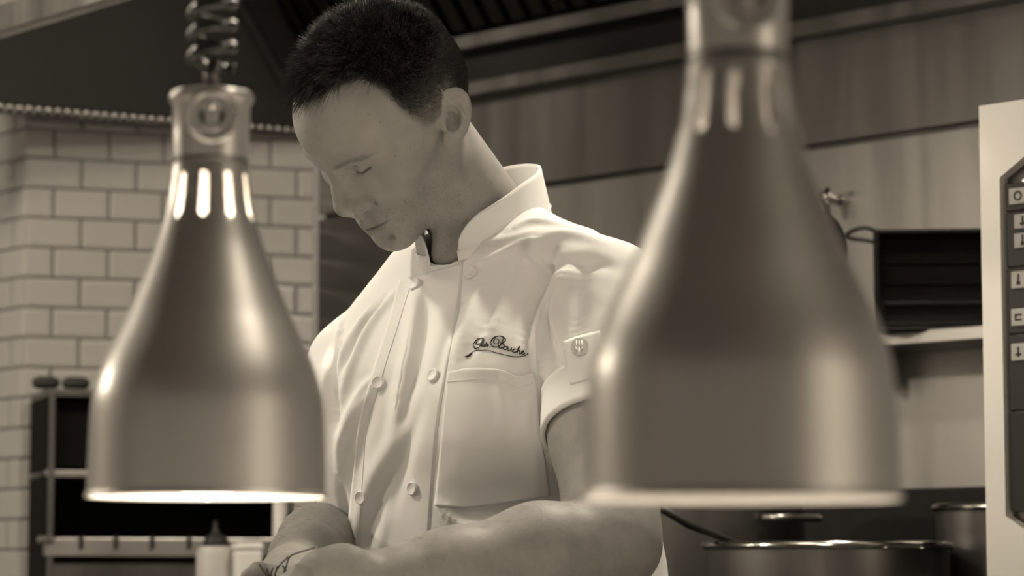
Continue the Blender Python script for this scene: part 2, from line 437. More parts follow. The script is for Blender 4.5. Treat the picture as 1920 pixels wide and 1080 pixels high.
# front plate with a chamfered opening: outer rim, inner recessed panel
sP = lambda x, y: (np.dot(oface(x, y) - ov0, RD), oface(x, y)[2])
s_in, z_ch = sP(1885, 335); z_bot = sP(1896, 968)[1]; s2, z_t2 = sP(1920, 305)
slope = (z_t2 - z_ch) / (s2 - s_in)
wch = .10
def op(s, z, off): return ov0 + RD * s + UP * z + RN * off
outer = [(.0, .46), (OW, .46), (OW, zt), (.0, zt)]
inner = [(s_in, z_bot), (s_in + .05, z_bot - .03), (OW - .06, z_bot - .03), (OW - .02, z_bot), (OW - .02, z_ch), (OW - .02 - wch, z_ch + wch * slope), (s_in + wch, z_ch + wch * slope), (s_in, z_ch)]
m = MB()
V = [op(s, z, .012) for s, z in outer] + [op(s, z, .012) for s, z in inner] + [op(s, z, -.004) for s, z in inner] + [op(s, z, -.004) for s, z in outer]
F = [[0, 1, 6, 5], [0, 5, 4], [1, 7, 6], [1, 2, 8, 7], [2, 9, 8], [2, 3, 10, 9], [3, 11, 10], [3, 0, 4, 11]]
for k in range(8): F.append([4 + k, 4 + (k + 1) % 8, 12 + (k + 1) % 8, 12 + k])
for k in range(4): F.append([k, 20 + k, 20 + (k + 1) % 4, (k + 1) % 4])
m.add(V, F); m.build('front_frame', 'oven_frame', ov)
# dark control panels, stacked with seams
sp0 = sP(1896, 650)[0]
ys = [343, 398, 503, 628, 772, 962]
for ya, yb in zip(ys[:-1], ys[1:]):
    za, zb_ = sP(1900, ya)[1], sP(1900, yb)[1]
    MB().box(op(sp0 + .09, (za + zb_) / 2, .003), (RD, RN, UP), (.09, .003, (za - zb_) / 2 - .0012), .0008).build('control_panel', 'panel', ov)
for (x, y, w_, h_, kind) in [(1912, 369, .021, .020, 0), (1921, 416, .02, .018, 1), (1921, 452, .02, .018, 2), (1913, 526, .017, .021, 2), (1913, 596, .017, .021, 3), (1913, 661, .017, .021, 1)]:
    s, z = sP(x, y); s += .004
    k = MB().box(op(s, z, .0075), (RD, RN, UP), (w_ / 2 * 1.3, .002, h_ / 2), .0012).build('key', 'key', ov)
    g = MB()
    if kind == 0: g.lathe([(.004, 0), (.006, 0), (.006, .0006), (.004, .0006), (.004, 0)], op(s, z, .0097), (RD, UP, RN), 16)
    if kind == 1:
        g.box(op(s, z, .0098), (RD, RN, UP), (.0012, .0004, .006)); g.box(op(s, z - .003, .0098), (RD, RN, UP), (.004, .0004, .0012))
    if kind == 2:
        g.box(op(s, z + .001, .0098), (RD, RN, UP), (.0012, .0004, .006)); g.box(op(s, z - .004, .0098), (RD, RN, UP), (.0025, .0004, .002))
    if kind == 3:
        g.box(op(s, z + .003, .0098), (RD, RN, UP), (.0045, .0004, .001)); g.box(op(s, z - .003, .0098), (RD, RN, UP), (.0045, .0004, .001)); g.box(op(s - .004, z, .0098), (RD, RN, UP), (.001, .0004, .004))
    g.build('symbol', 'panel', ov).parent = k
# ---------------------------------------------------------------- grill unit by the tiled wall, on its counter
gp = TP + TN * .20; 
def gpt(x, y, off=0.): return on_plane(x, y, gp, TN, off)
cb_ = structure
counter = empty('back_counter', (*(gp + TD * .3 + TN * .1)[:2], 0)); tag(counter, 'steel counter along the tiled wall under the grill', 'counter')
ZC = 1.0
MB().box(gp + TD * .10 + TN * .16 + UP * (ZC - .02), (TD, TN, UP), (.36, .35, .02), .004).build('worktop', 'steel_dark', counter)
MB().box(gp + TD * .10 + TN * .16 + UP * ((ZC - .04) / 2), (TD, TN, UP), (.34, .32, (ZC - .04) / 2)).build('cabinet', 'steel_dark', counter)
gr = empty('salamander_grill', (*(gp + TD * .2)[:2], ZC)); tag(gr, 'dark open-fronted grill with steel frame against the tiled wall', 'grill')
def gs(x, y): p = gpt(x, y); return np.dot(p - gp, TD), p[2]
s0 = gs(84, 900)[0]; s1 = gs(545, 900)[0]
zA, zB, zC_, zD = gs(150, 745)[1], gs(120, 888)[1], gs(150, 1008)[1], gs(200, 1043)[1]
def gbox(sa, sb, za, zb_, dn, half, name, m, bev=.002):
    return MB().box(gp + TD * (sa + sb) / 2 + TN * dn + UP * (za + zb_) / 2, (TD, TN, UP), ((sb - sa) / 2, half, (zb_ - za) / 2), bev).build(name, m, gr)
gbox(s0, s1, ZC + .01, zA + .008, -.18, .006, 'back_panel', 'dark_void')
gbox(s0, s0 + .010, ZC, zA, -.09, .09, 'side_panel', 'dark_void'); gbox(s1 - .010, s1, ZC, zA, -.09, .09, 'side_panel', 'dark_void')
gbox(s0, s1, zA, zA + .014, -.09, .095, 'top_plate', 'steel_dark')
gbox(s0, s1, zB - .006, zB + .006, -.09, .092, 'middle_shelf', 'steel')
gbox(s0 + .004, s0 + .016, ZC, zA, .003, .005, 'front_post', 'steel_dark'); gbox(s1 - .02, s1, ZC, zA, .003, .005, 'front_post', 'steel_dark')
gbox(s0, s1, zD, zC_, .0, .012, 'fascia', 'steel')
gbox(s0, s1, ZC, zD - .012, -.01, .004, 'lower_door', 'steel_dark')
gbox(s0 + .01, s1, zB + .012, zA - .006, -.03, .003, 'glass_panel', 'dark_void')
for x in (150, 215, 283, 352, 420):
    s, _ = gs(x, 1015); gbox(s - .003, s + .003, zC_ - .020, zC_ + .004, .016, .005, 'hook', 'black', .001)
for x, r in ((78, .005), (95, .005)):
    p = gpt(x, 1012, .02); MB().lathe([(0, 0), (.008, 0), (.008, .008), (.006, .012), (0, .013)], p, (TD, UP, TN), 14).build('knob', 'chrome', gr, smooth=True, auto=40)
# two black rolled grips on top
for xa, xb, lab in ((60, 112, 'left of the two black rounded handles lying on the grill'), (116, 168, 'right of the two black rounded handles lying on the grill')):
    A, B = gpt(xa, 729, -.02), gpt(xb, 727, -.02); A[2] = B[2] = zA + .014 + .0115
    d = unit(B - A); L_ = np.linalg.norm(B - A)
    t = MB().tube([A, A + d * .004, A + d * .012, B - d * .012, B - d * .004, B], [.004, .009, .0115, .0115, .009, .004], 14).build('tool_handle', 'rubber', smooth=True)
    tag(t, lab, 'handle', 'handles on the grill')
# pale upright paper-towel post right of the grill
A = px(524, 1080, 4.72); zt_ = px(524, 905, 4.72)[2]
po = MB().lathe([(0, 0), (.035, 0), (.035, .008), (.012, .012), (.012, zt_ - ZC - .03), (.017, zt_ - ZC - .028), (.018, zt_ - ZC - .008), (.012, zt_ - ZC), (0, zt_ - ZC)], (A[0], A[1], ZC), n=24).build('upright_post', 'white_plastic', smooth=True, auto=40)
tag(po, 'slim white upright post with a rounded head behind the left lamp', 'post')
# squeeze bottle and white tub on the counter
b0 = px(403, 1080, 4.52)
bt = empty('squeeze_bottle', (b0[0], b0[1], ZC)); tag(bt, 'frosted squeeze bottle with a dark pointed nozzle below the left lamp', 'bottle')
zs_ = px(403, 1024, 4.52)[2] - ZC; zn = px(403, 976, 4.52)[2] - ZC
MB().lathe([(0, 0), (.029, 0), (.031, .004), (.031, zs_ - .012), (.027, zs_ - .002), (.02, zs_), (0, zs_)], (b0[0], b0[1], ZC), n=32).build('body', 'frosted_plastic', bt, smooth=True, auto=50)
MB().lathe([(0, zs_), (.020, zs_), (.021, zs_ + .003), (.017, zs_ + .014), (.008, zs_ + .02), (.0045, zs_ + .03), (.0028, zn), (0, zn)], (b0[0], b0[1], ZC), n=24).build('nozzle', 'black', bt, smooth=True, auto=50)
b1 = px(463, 1080, 4.50); zt1 = px(463, 1018, 4.50)[2]
tb = empty('food_tub', (b1[0], b1[1], ZC)); tag(tb, 'small square white tub beside the squeeze bottle', 'tub')
MB().box((b1[0], b1[1], (ZC + zt1 - .012) / 2), (TD, TN, UP), (.021, .021, (zt1 - .012 - ZC) / 2), .004).build('body', 'white_plastic', tb)
MB().box((b1[0], b1[1], zt1 - .006), (TD, TN, UP), (.0225, .0225, .006), .003).build('lid', 'white_plastic', tb)

# ---------------------------------------------------------------- the pass in front of the cook
ps = empty('serving_pass', (-.05, 1.95, 0)); tag(ps, 'white serving pass in front of the cook, below the picture', 'counter')
MB().box((-.05, 1.85, .93), np.eye(3), (1.5, .55, .02), .004).build('worktop', 'worktop', ps)  # unseen top made white to bounce lamp light up at the cook
MB().box((-.05, 1.85, .455), np.eye(3), (1.45, .48, .455), .004).build('cabinet', 'steel_dark', ps)

# ---------------------------------------------------------------- heat lamps
def heat_lamp(axis_px, Y, rim_y, S, label, bulb_w, spin):
    P = px(axis_px, rim_y, Y); e = empty('heat_lamp', P); tag(e, label, 'lamp', 'hanging heat lamps')
    k = .165 / 452.
    # (half width, height above rim) read off the left lamp, in its pixels
    raw = [(226, 0), (228, 4), (226, 9), (223.5, 14), (222, 60), (220, 130), (218, 168), (214, 195), (205, 228), (192, 262), (174, 302), (154, 345), (135, 390), (118, 432), (103, 472), (93, 504), (85, 534), (80, 560), (77, 585), (74, 605), (72, 622), (70, 633)]
    sm = spline(raw, 110)
    prof = [(r * k, h * k) for r, h in sm]
    n = 120
    def skip(i, kk):
        h = (sm[i][1] + sm[i + 1][1]) / 2
        if not (522 < h < 612): return False
        a = ((kk + .5) / n * 360 + spin) % 36 - 18
        hw = 6.0
        r = sm[i][0] * math.radians(1)
        wpx = hw * r
        lo, hi = 524 + wpx, 610 - wpx
        dy = max(lo - h, h - hi, 0)
        return (a * r) ** 2 + dy ** 2 < wpx ** 2
    o = MB().lathe(prof, P, n=n, skip=skip).build('shade', 'lamp_metal', e, smooth=True)
    o.data.materials.append(MATS['lamp_inner'])
    sol = o.modifiers.new('thickness', 'SOLIDIFY'); sol.thickness = .0016; sol.offset = -1; sol.material_offset = 1; sol.material_offset_rim = 0
    # socket: ring, cap with lip
    MB().lathe([(r * k, h * k) for r, h in [(60, 628), (71, 630), (73, 634), (71, 640), (60, 641)]], P, n=64).build('dark_ring', 'steel_dark', e, smooth=True, auto=40)
    MB().lathe([(r * k, h * k) for r, h in [(40, 638), (70, 640), (71, 648), (72, 690), (73, 742), (77, 748), (80, 754), (80, 762), (76, 768), (60, 772), (20, 774), (0, 774)]], P, n=64).build('socket_cap', 'lamp_socket', e, smooth=True, auto=40)
    # round boss facing the cook's guests
    fd = unit(np.array([.13, -1, 0.])); sd = np.cross(fd, UP)
    bc = P + UP * 712 * k + fd * 75 * k
    MB().lathe([(r * k, h * k) for r, h in [(0, -14), (50, -16), (51, 1), (48, 5), (44, 6), (40, 2), (30, 1), (27, 4), (24, 4), (22, -7), (0, -7)]], bc, (sd, UP, fd), 48).build('round_boss', 'lamp_socket', e, smooth=True, auto=35)
    MB().lathe([(r * k, h * k) for r, h in [(0, -7), (21, -7), (21, -4), (0, -4)]], bc, (sd, UP, fd), 24).build('key_hole', 'black', e, smooth=True, auto=35)
    MB().tube([bc + UP * 2 * k, bc + UP * 18 * k + fd * 9 * k, bc + UP * 22 * k + fd * 14 * k], [5 * k, 5 * k, 4 * k], 10).build('turn_key', 'chrome', e, smooth=True)
    st = MB().tube([P + UP * 772 * k, P + UP * 830 * k], 15 * k, 16).build('cord_stem', 'steel_dark', e, smooth=True)
    # coiled flex up to the ceiling
    pts = []; z = 815 * k; tot = 2.80 - P[2]; turn = 0
    while z < tot:
        ph_ = 2 * math.pi * turn; pts.append(P + np.array([38 * k * math.cos(ph_), 38 * k * math.sin(ph_), z])); turn += 1 / 14; z += 42 * k / 14
    MB().tube(pts, 12 * k, 8).build('coiled_cord', 'black_gloss', e, smooth=True)
    MB().lathe([(0, 2.80), (.05, 2.80), (.05, 2.785), (.03, 2.775), (0, 2.775)], (P[0], P[1], 0), n=24).build('ceiling_rose', 'steel_dark', e, smooth=True, auto=40)
    # bulb
    MB().lathe([(0, -.010), (.02, -.006), (.038, .006), (.048, .025), (.049, .042), (.042, .062), (.028, .082), (.016, .10), (.014, .14), (0, .14)], P + UP * bulb_w[2], n=32).build('bulb', bulb_w[0], e, smooth=True)
    l = bpy.data.lights.new('heat_bulb', 'POINT'); l.energy = bulb_w[1]; l.color = WARM; l.shadow_soft_size = .012
    lo = link('heat_bulb', l, e); lo.location = (0, 0, .165)
    sp = bpy.data.lights.new('heat_beam', 'SPOT'); sp.energy = bulb_w[3]; sp.color = WARM; sp.shadow_soft_size = .04; sp.spot_size = math.radians(176); sp.spot_blend = .6
    so = link('heat_beam', sp, e); so.location = (0, 0, bulb_w[2] - .013)
    return e
mat('bulb_bright', .9, .4, 0, emit=14)
mat('bulb_dim', .8, .4, 0, emit=.2)
heat_lamp(388, 1.90, 934, 1, 'left brushed-metal heat lamp glowing brightly under its rim', ('bulb_bright', .06, .009, 50), 4)
heat_lamp(1391, 1.44, 938, 1, 'right brushed-metal heat lamp, larger, nearer and dimmer, hiding the cook\'s arm', ('bulb_dim', .028, .02, 7), 8)
# ---------------------------------------------------------------- sculpting with distance fields (numpy)
f4 = np.float32
def smin(a, b, k):
    h = np.clip(.5 + .5 * (b - a) / k, 0, 1); return b + (a - b) * h - k * h * (1 - h)
def smax(a, b, k): return -smin(-a, -b, k)
def ell(p, c, r, R=None):
    q = p - np.asarray(c, f4)
    if R is not None: q = q @ np.asarray(R, f4)
    r = np.asarray(r, f4); k0 = np.sqrt(((q / r) ** 2).sum(-1)); k1 = np.sqrt(((q / (r * r)) ** 2).sum(-1)) + 1e-9
    return k0 * (k0 - 1) / k1
def sph(p, c, r): return np.sqrt(((p - np.asarray(c, f4)) ** 2).sum(-1)) - f4(r)
def cone(p, a, b, ra, rb):
    a = np.asarray(a, f4); b = np.asarray(b, f4); d = b - a
    t = np.clip(((p - a) @ d) / (d @ d), 0, 1)
    return np.sqrt(((p - a - t[..., None] * d) ** 2).sum(-1)) - (ra + (rb - ra) * t).astype(f4)
def chain(p, pts, rad, k):
    d = None
    for i in range(len(pts) - 1):
        e = cone(p, pts[i], pts[i + 1], rad[i], rad[i + 1]); d = e if d is None else smin(d, e, k)
    return d
def surface(fn, lo, hi, h, blk=6):
    """naive surface nets on a sparse grid"""
    lo = np.asarray(lo, float); n = np.ceil((np.asarray(hi) - lo) / (h * blk)).astype(int)
    cg = np.stack(np.meshgrid(*[np.arange(k) for k in n], indexing='ij'), -1)
    cc = (lo + (cg + .5) * h * blk).astype(f4)
    cd = fn(cc.reshape(-1, 3)).reshape(n)
    act = np.abs(cd) < h * blk * 1.9
    N = n * blk
    D = np.repeat(np.repeat(np.repeat(np.sign(cd).astype(f4) * 9, blk, 0), blk, 1), blk, 2)
    ai = np.argwhere(act)
    sub = np.stack(np.meshgrid(*[np.arange(blk)] * 3, indexing='ij'), -1).reshape(-1, 3)
    step = 4000
    for i in range(0, len(ai), step):
        idx = (ai[i:i + step, None, :] * blk + sub[None]).reshape(-1, 3)
        D[idx[:, 0], idx[:, 1], idx[:, 2]] = fn((lo + idx * h).astype(f4))
    S = D < 0
    c = S[:-1, :-1, :-1].astype(np.int8)
    for dx, dy, dz in ((1,0,0),(0,1,0),(0,0,1),(1,1,0),(1,0,1),(0,1,1),(1,1,1)):
        c = c + S[dx:N[0]-1+dx, dy:N[1]-1+dy, dz:N[2]-1+dz]
    cells = np.argwhere((c > 0) & (c < 8))
    cid = np.full(c.shape, -1, np.int32); cid[cells[:, 0], cells[:, 1], cells[:, 2]] = np.arange(len(cells))
    acc = np.zeros((len(cells), 3)); cnt = np.zeros(len(cells))
    cor = [(i, j, k) for i in (0, 1) for j in (0, 1) for k in (0, 1)]
    val = {q: D[cells[:, 0] + q[0], cells[:, 1] + q[1], cells[:, 2] + q[2]] for q in cor}
    for a in cor:
        for ax in range(3):
            if a[ax]: continue
            b = list(a); b[ax] = 1; b = tuple(b)
            va, vb = val[a], val[b]; m = (va < 0) != (vb < 0)
            t = np.where(m, va / np.where(m, va - vb, 1), 0)
            pt = np.array(a, float)[None] + t[:, None] * np.eye(3)[ax][None]
            acc += pt * m[:, None]; cnt += m
    V = lo + (cells + acc / cnt[:, None]) * h
    F = []
    for ax in range(3):
        u, v = (ax + 1) % 3, (ax + 2) % 3
        s0 = [slice(None)] * 3; s1 = [slice(None)] * 3; s0[ax] = slice(0, -1); s1[ax] = slice(1, None)
        A = S[tuple(s0)]; B = S[tuple(s1)]
        e = np.argwhere(A != B)
        ok = (e[:, u] > 0) & (e[:, v] > 0) & (e[:, u] < N[u] - 1) & (e[:, v] < N[v] - 1); e = e[ok]
        ins = A[e[:, 0], e[:, 1], e[:, 2]]
        def g(du, dv):
            q = e.copy(); q[:, u] -= du; q[:, v] -= dv; return cid[q[:, 0], q[:, 1], q[:, 2]]
        quad = np.stack([g(1, 1), g(0, 1), g(0, 0), g(1, 0)], 1)
        quad[~ins] = quad[~ins][:, ::-1]
        F.append(quad[(quad >= 0).all(1)])
    return V, np.vstack(F)
def smooth_mesh(V, F, it=2, lam=.5):
    e = np.vstack([F[:, [0, 1]], F[:, [1, 2]], F[:, [2, 3]], F[:, [3, 0]]])
    for _ in range(it):
        acc = np.zeros_like(V); cnt = np.zeros(len(V))
        for k in range(3):
            acc[:, k] = np.bincount(e[:, 0], V[e[:, 1], k], len(V)) + np.bincount(e[:, 1], V[e[:, 0], k], len(V))
        cnt = np.bincount(e[:, 0], minlength=len(V)) + np.bincount(e[:, 1], minlength=len(V))
        V = V + lam * (acc / np.maximum(cnt, 1)[:, None] - V)
    return V
def vnormals(V, F):
    n = np.cross(V[F[:, 2]] - V[F[:, 0]], V[F[:, 3]] - V[F[:, 1]]); N = np.zeros_like(V)
    for k in range(4):
        for c in range(3): N[:, c] += np.bincount(F[:, k], n[:, c], len(V))
    return N / (np.linalg.norm(N, axis=1)[:, None] + 1e-12)
def vnoise(P, s, seed=0):
    """cheap smooth value noise"""
    q = P * s + seed * 17.3; i = np.floor(q).astype(np.int64); f = q - i; f = f * f * (3 - 2 * f)
    def hsh(a):
        x = (a[..., 0] * 73856093 ^ a[..., 1] * 19349663 ^ a[..., 2] * 83492791) & 0xffffff
        x = (x * 1103515245 + 12345) & 0x7fffffff; x = (x >> 7) ^ x; return ((x * 214013 + 2531011) & 0xffff) / 65535.
    r = 0
    for a in (0, 1):
        for b in (0, 1):
            for c in (0, 1):
                w = (f[..., 0] if a else 1 - f[..., 0]) * (f[..., 1] if b else 1 - f[..., 1]) * (f[..., 2] if c else 1 - f[..., 2])
                r = r + w * hsh(i + np.array([a, b, c]))
    return r

# ---------------------------------------------------------------- the cook: head
HM = np.array([[-0.56792962, 0.67698125, -0.4681371], [-0.38529567, -0.72126594, -0.57560637], [-0.72732606, -0.14653271, 0.67046623]])
HO = np.array([-0.12064251, 2.93862089, 1.59807947])
def h2w(p): return np.asarray(p) / 1000. @ HM.T + HO
def w2h(p): return (np.asarray(p) - HO) @ HM * 1000.
NB = px(914, 434, 3.004); NT = px(790, 254, 2.952)          # neck axis
nb, nt_ = w2h(NB), w2h(NT)
ndir = (nb - nt_) / np.linalg.norm(nb - nt_)
TA = math.radians(40)
tf = np.array([-math.sin(TA), -math.cos(TA), 0]); tl = np.array([math.cos(TA), -math.sin(TA), 0])
TB = np.array([-.030, 3.0, 0])
def T(s, t, z): return TB + tl * s + tf * t + np.array([0, 0, z])
# ear frame
eu = np.array([-.63, 0, .777]); ev0 = np.array([-.777, 0, -.63]); fl = math.radians(24)
ev = ev0 * math.cos(fl) + np.array([0, 1, 0]) * math.sin(fl); en = np.cross(eu, ev); en = en * (1 if en[1] > 0 else -1)
EC = np.array([-14, 80, 5.])
def head_sdf(P):
    p = P.astype(f4); q = p.copy(); q[:, 1] = np.abs(q[:, 1])
    d = ell(p, (-2, 0, 41), (100, 79, 90))
    d = smin(d, ell(p, (48, 0, 60), (56, 50, 55)), 16)              # forehead
    d = smin(d, ell(q, (40, 0, -5), (56, 62, 62)), 20)              # mid face
    d = smin(d, cone(q, (14, 50, -50), (78, 15, -82), 14, 14), 26)  # jaw
    d = smin(d, ell(q, (60, 0, -50), (38, 44, 42)), 18)             # muzzle
    d = smin(d, cone(q, (97, 6, 35), (81, 38, 37), 7, 7), 12)       # brow
    d = smin(d, cone(q, (81, 38, 37), (64, 54, 26), 7, 7), 12)
    d = smin(d, ell(q, (57, 50, -6), (24, 14, 16)), 16)             # cheekbone
    d = smax(d, -ell(q, (101, 30, 19.5), (17, 18, 10)), 9)            # eye socket
    # nose
    n = cone(p, (97, 0, 26), (113, 0, -10), 6.5, 8)
    n = smin(n, sph(p, (111.5, 0, -14.5), 10), 5)
    n = smin(n, cone(p, (112, 0, -17), (103, 0, -33), 6, 5.5), 5)
    n = smin(n, ell(q, (101.5, 12.5, -21), (10.5, 6.5, 8)), 5)
    n = smin(n, cone(q, (96, 8, 12), (99, 12, -16), 5, 5), 8)
    d = smin(d, n, 7)
    d = smax(d, -ell(q, (107, 6.8, -31), (5.5, 3.0, 5)), 2.5)       # nostrils
    d = smax(d, -cone(q, (92, 21.5, -14), (88, 22, -30), 2.2, 1.0), 5)   # wing crease
    # mouth
    d = smin(d, ell(q, (86.5, 0, -52), (16, 22, 20)), 10)
    d = smin(d, cone(q, (101, 4, -48.5), (86, 25, -48.5), 4.6, 2.2), 4)
    d = smin(d, cone(q, (99.5, 0, -60), (86.5, 22, -52.5), 5.8, 2.4), 4)
    d = smax(d, -cone(q, (108, 0, -53.6), (86, 29, -49.8), 1.3, .8), 1.6)
    d = smax(d, -cone(p, (107, 0, -37), (107, 0, -44), 2.2, 2.6), 4)
    d = smin(d, ell(q, (83, 0, -84), (15, 18, 15)), 10)           # chin
    d = smax(d, -cone(q, (103, 0, -70), (94, 16, -70), 3, 2), 8)
    # eyes: closed-down lids over the ball
    e = sph(q, (77.5, 31, 22.5), 13.2)
    d = smin(d, e, 3)
    d = smin(d, cone(q, (91, 17, 28), (81, 46, 31), 3.2, 3.6), 5)   # upper fold
    d = smax(d, -cone(q, (93.5, 21, 16.5), (91, 33, 15.5), 1.0, 1.3), 1.5)
    d = smax(d, -cone(q, (91, 33, 15.5), (82, 43.5, 19), 1.3, .9), 1.5)
    d = smax(d, -cone(q, (96, 18, 26.5), (80, 48, 28), .9, .9), 3)
    d = smin(d, cone(q, (87, 18, 9.5), (78, 42, 9), 3.5, 3.5), 6)     # lower lid bag
    # ear
    r = q - EC.astype(f4); E = np.stack([r @ eu.astype(f4), r @ ev.astype(f4), r @ en.astype(f4)], 1)
    wide = 1 + .012 * np.clip(E[:, 0], -30, 30) * .55
    E2 = E.copy(); E2[:, 1] = E[:, 1] / wide.astype(f4)
    a = ell(E2, (2, 1, 0), (30, 18, 6.5))
    a = smax(a, -ell(E2, (3, 1.0, 7.8), (23.5, 12.8, 8.5)), 1.4)
    a = smin(a, chain(E, [(-15, 1, 2.2), (-8, 7, 3), (3, 8.5, 3), (11, 5, 2.5), (17, -1, 2)], [2.6, 2.8, 2.8, 2.6, 2], 2), 2.5)
    a = smin(a, cone(E, (12, 5, 2.2), (14, -9, 1.5), 2, 1.8), 2)
    a = smax(a, -ell(E, (-4, -3, 2), (11, 8.5, 10)), 1.5)
    a = smin(a, cone(E, (-5, -14, 2), (-9, -13, 2), 4.6, 4), 3)       # tragus
    a = smin(a, ell(E, (-24, -5, .5), (9, 8.5, 4.4)), 4)
    a = smin(a, chain(E, [(4, -13, 0), (0, -6, 1)], [3.0, 2.2], 2), 3)
    d = smin(d, a, 3.5)
    d = smax(d, -ell(E, (-8, -4.5, 1), (6.5, 5.5, 7)), 1.5)
    d = smax(d, -cone(E, (14, 3, 4.5), (4, 13.2, 4.5), 1.4, 1.2), 1.5)
    # neck
    w = nt_ * .0 + nt_
    k = cone(p, nt_ - ndir * 25, nb + ndir * 60, 51, 56)
    d = smin(d, k, 11)
    d = smin(d, cone(p, w2h(T(0, .020, 1.395)), w2h(T(0, .010, 1.46)), 50, 48), 12)     # base of the throat
    # sternomastoid ridge behind the ear
    sm0 = np.array([-16, 62, -14.]); sm1 = nb + np.array([0, 0, 0]) + (w2h(NB + np.array([-.05, -.045, -.03])) - nb)
    d = smin(d, cone(p, sm0, sm1, 11, 10), 16)
    return d
HV, HF = surface(lambda P: head_sdf(P * 1000) / 1000, (-.175, -.115, -.245), (.152, .118, .150), .0014)
HV = smooth_mesh(HV, HF, 1, .5)
HL = HV * 1000
HVw = HL / 1000 @ HM.T + HO
HN_l = vnormals(HV, HF)
# ---- skin colouring: stubble, lips, brows, hair stubble (own colour of the skin, plus lip-crease shade, as multipliers)
def sstep(a, b, x): t = np.clip((x - a) / (b - a), 0, 1); return t * t * (3 - 2 * t)
ax, ay, az = HL[:, 0], np.abs(HL[:, 1]), HL[:, 2]
def hair_mask(P):
    x, y, z = P[:, 0], np.abs(P[:, 1]), P[:, 2]
    al = np.degrees(np.arctan2(z - 40, x))
    ah = np.interp(y, [0, 20, 35, 50, 58, 66, 74], [40, 44, 50, 60, 66, 60, 45])
    top = sstep(-4, 6, al - ah) * (z > 40)
    top = np.where(x < 0, (z > 40) * 1.0, top)
    xh = np.interp(z, [16, 30, 50, 75, 95, 110], [22, 27, 34, 36, 38, 40]) 
    side = sstep(-3, 12, xh - x) * sstep(12, 24, z) * (y > 40)
    zl = np.interp(x, [-110, -80, -62, -48, -30, -12, 4, 30], [-28, -34, -30, -8, 34, 34, 16, 14])
    back = sstep(-4, 6, z - zl) * (x < 12)
    m = np.maximum(np.where(z > 78, top, 0), np.where(z > 78, 0, np.maximum(side, back)))
    m = np.maximum(m, np.where((z > 60) & (x < 36), 1, 0) * sstep(-3, 12, xh - x))
    return m
r_ = HL - EC; r_[:, 1] = ay - EC[1]
ear = (np.abs(r_ @ eu) < 34) & (np.abs(r_ @ ev) < 22) & (r_ @ en > -5) & (ay > 77.5) & (r_ @ ev > -15)
hm = hair_mask(HL) * (~ear)
noi = vnoise(HL, .35, 1); noi2 = vnoise(HL, .9, 2); noi3 = vnoise(HL, .06, 3)
fs = np.interp(az, [12, 30, 55, 75], [.40, .55, .88, 1.]); fk = np.interp(az, [-34, -10, 20, 45], [.45, .7, .92, 1.])
bk = sstep(-30, -60, ax); fade = fs * (1 - bk) + fk * bk
tint = np.ones(len(HL))
tint *= 1 - hm * fade * (.84 + .12 * noi2)
beard = sstep(-18, -45, az) * sstep(8, 30, ax) * sstep(-150, -115, az) * (~ear)
beard = np.maximum(beard, sstep(5, -25, az) * sstep(55, 25, ax) * sstep(-8, 8, ax) * .7 * (ay > 40))
beard *= 1 - .8 * sstep(60, 40, az + 100) * 0
tint *= 1 - beard * (.10 + .16 * sstep(.55, .8, noi2))
lips = np.exp(-((az + 54) / 7.5) ** 2 * .8) * sstep(26, 20, ay) * sstep(86, 93, ax) * (1 - .55 * np.exp(-((az + 42) / 3.) ** 2))
tint *= 1 - .20 * lips
crease_shade = np.exp(-((az + 53.6 - 3.8 * ay / 29) / 1.3) ** 2) * sstep(30, 25, ay) * sstep(82, 86, ax); tint *= 1 - .6 * crease_shade  # shade of the lip crease painted into the skin colour
tint *= .93 + .14 * noi3
spk = sstep(.86, .93, vnoise(HL, .22, 7)); tint *= 1 - .18 * spk
bz = np.interp(ay, [6, 20, 34, 48, 58], [32, 35, 37.5, 36, 32]); brow = np.exp(-((az - bz) / 3.2) ** 2) * sstep(9, 18, ay) * sstep(60, 48, ay) * (ax > 50)
tint *= 1 - .30 * brow * (.6 + .4 * noi)
lz = np.interp(ay, [18, 21, 33, 43, 47], [17, 16.5, 15.5, 19, 20]); lash = np.exp(-((az - lz) / 1.5) ** 2) * sstep(20, 25, ay) * sstep(46, 42, ay) * (ax > 74)
tint *= 1 - .75 * lash

# ---------------------------------------------------------------- the cook: torso frame, arms, hands
SLj = T(.170, .0, 1.398); SRj = T(-.168, .015, 1.335)
EL = px(1146, 1018, 2.72); WL = px(672, 1098, 2.585)
ER = px(620, 1008, 3.06); WR = px(545, 1076, 2.76)
def torso_sdf(p, grow=0.):
    r = p - TB.astype(f4); s = r @ tl.astype(f4); t = r @ tf.astype(f4); z = p[:, 2]
    zz = [.75, .90, 1.02, 1.15, 1.26, 1.34, 1.42, 1.50]
    a = np.interp(z, zz, [.202, .200, .197, .190, .188, .180, .150, .10]) + grow
    b = np.interp(z, zz, [.146, .143, .141, .138, .132, .118, .095, .06]) + grow
    cs = np.interp(z, zz, [.032, .031, .028, .019, .007, .0, .0, .0]); ct = np.interp(z, zz, [-.012, -.008, -.004, .0, .004, .002, -.008, -.014])
    k = (np.abs((s - cs) / a) ** 2.3 + np.abs((t - ct) / b) ** 2.3) ** (1 / 2.3)
    d = (k - 1) * np.minimum(a, b)
    return np.maximum(d, z - 1.47).astype(f4)
def hand(p, wrist, mid, fingers, thumb, k=.010):
    d = chain(p, [wrist] + mid, [.027] + [.030, .026][:len(mid)], k)
    for fpts in fingers: d = smin(d, chain(p, fpts, [.0105, .0098, .0090, .0080][:len(fpts)], .003), .006)
    d = smin(d, chain(p, thumb, [.0135, .0120, .0105, .0090][:len(thumb)], .004), .009); return d
K = lambda x, y, Y: px(x, y, Y)
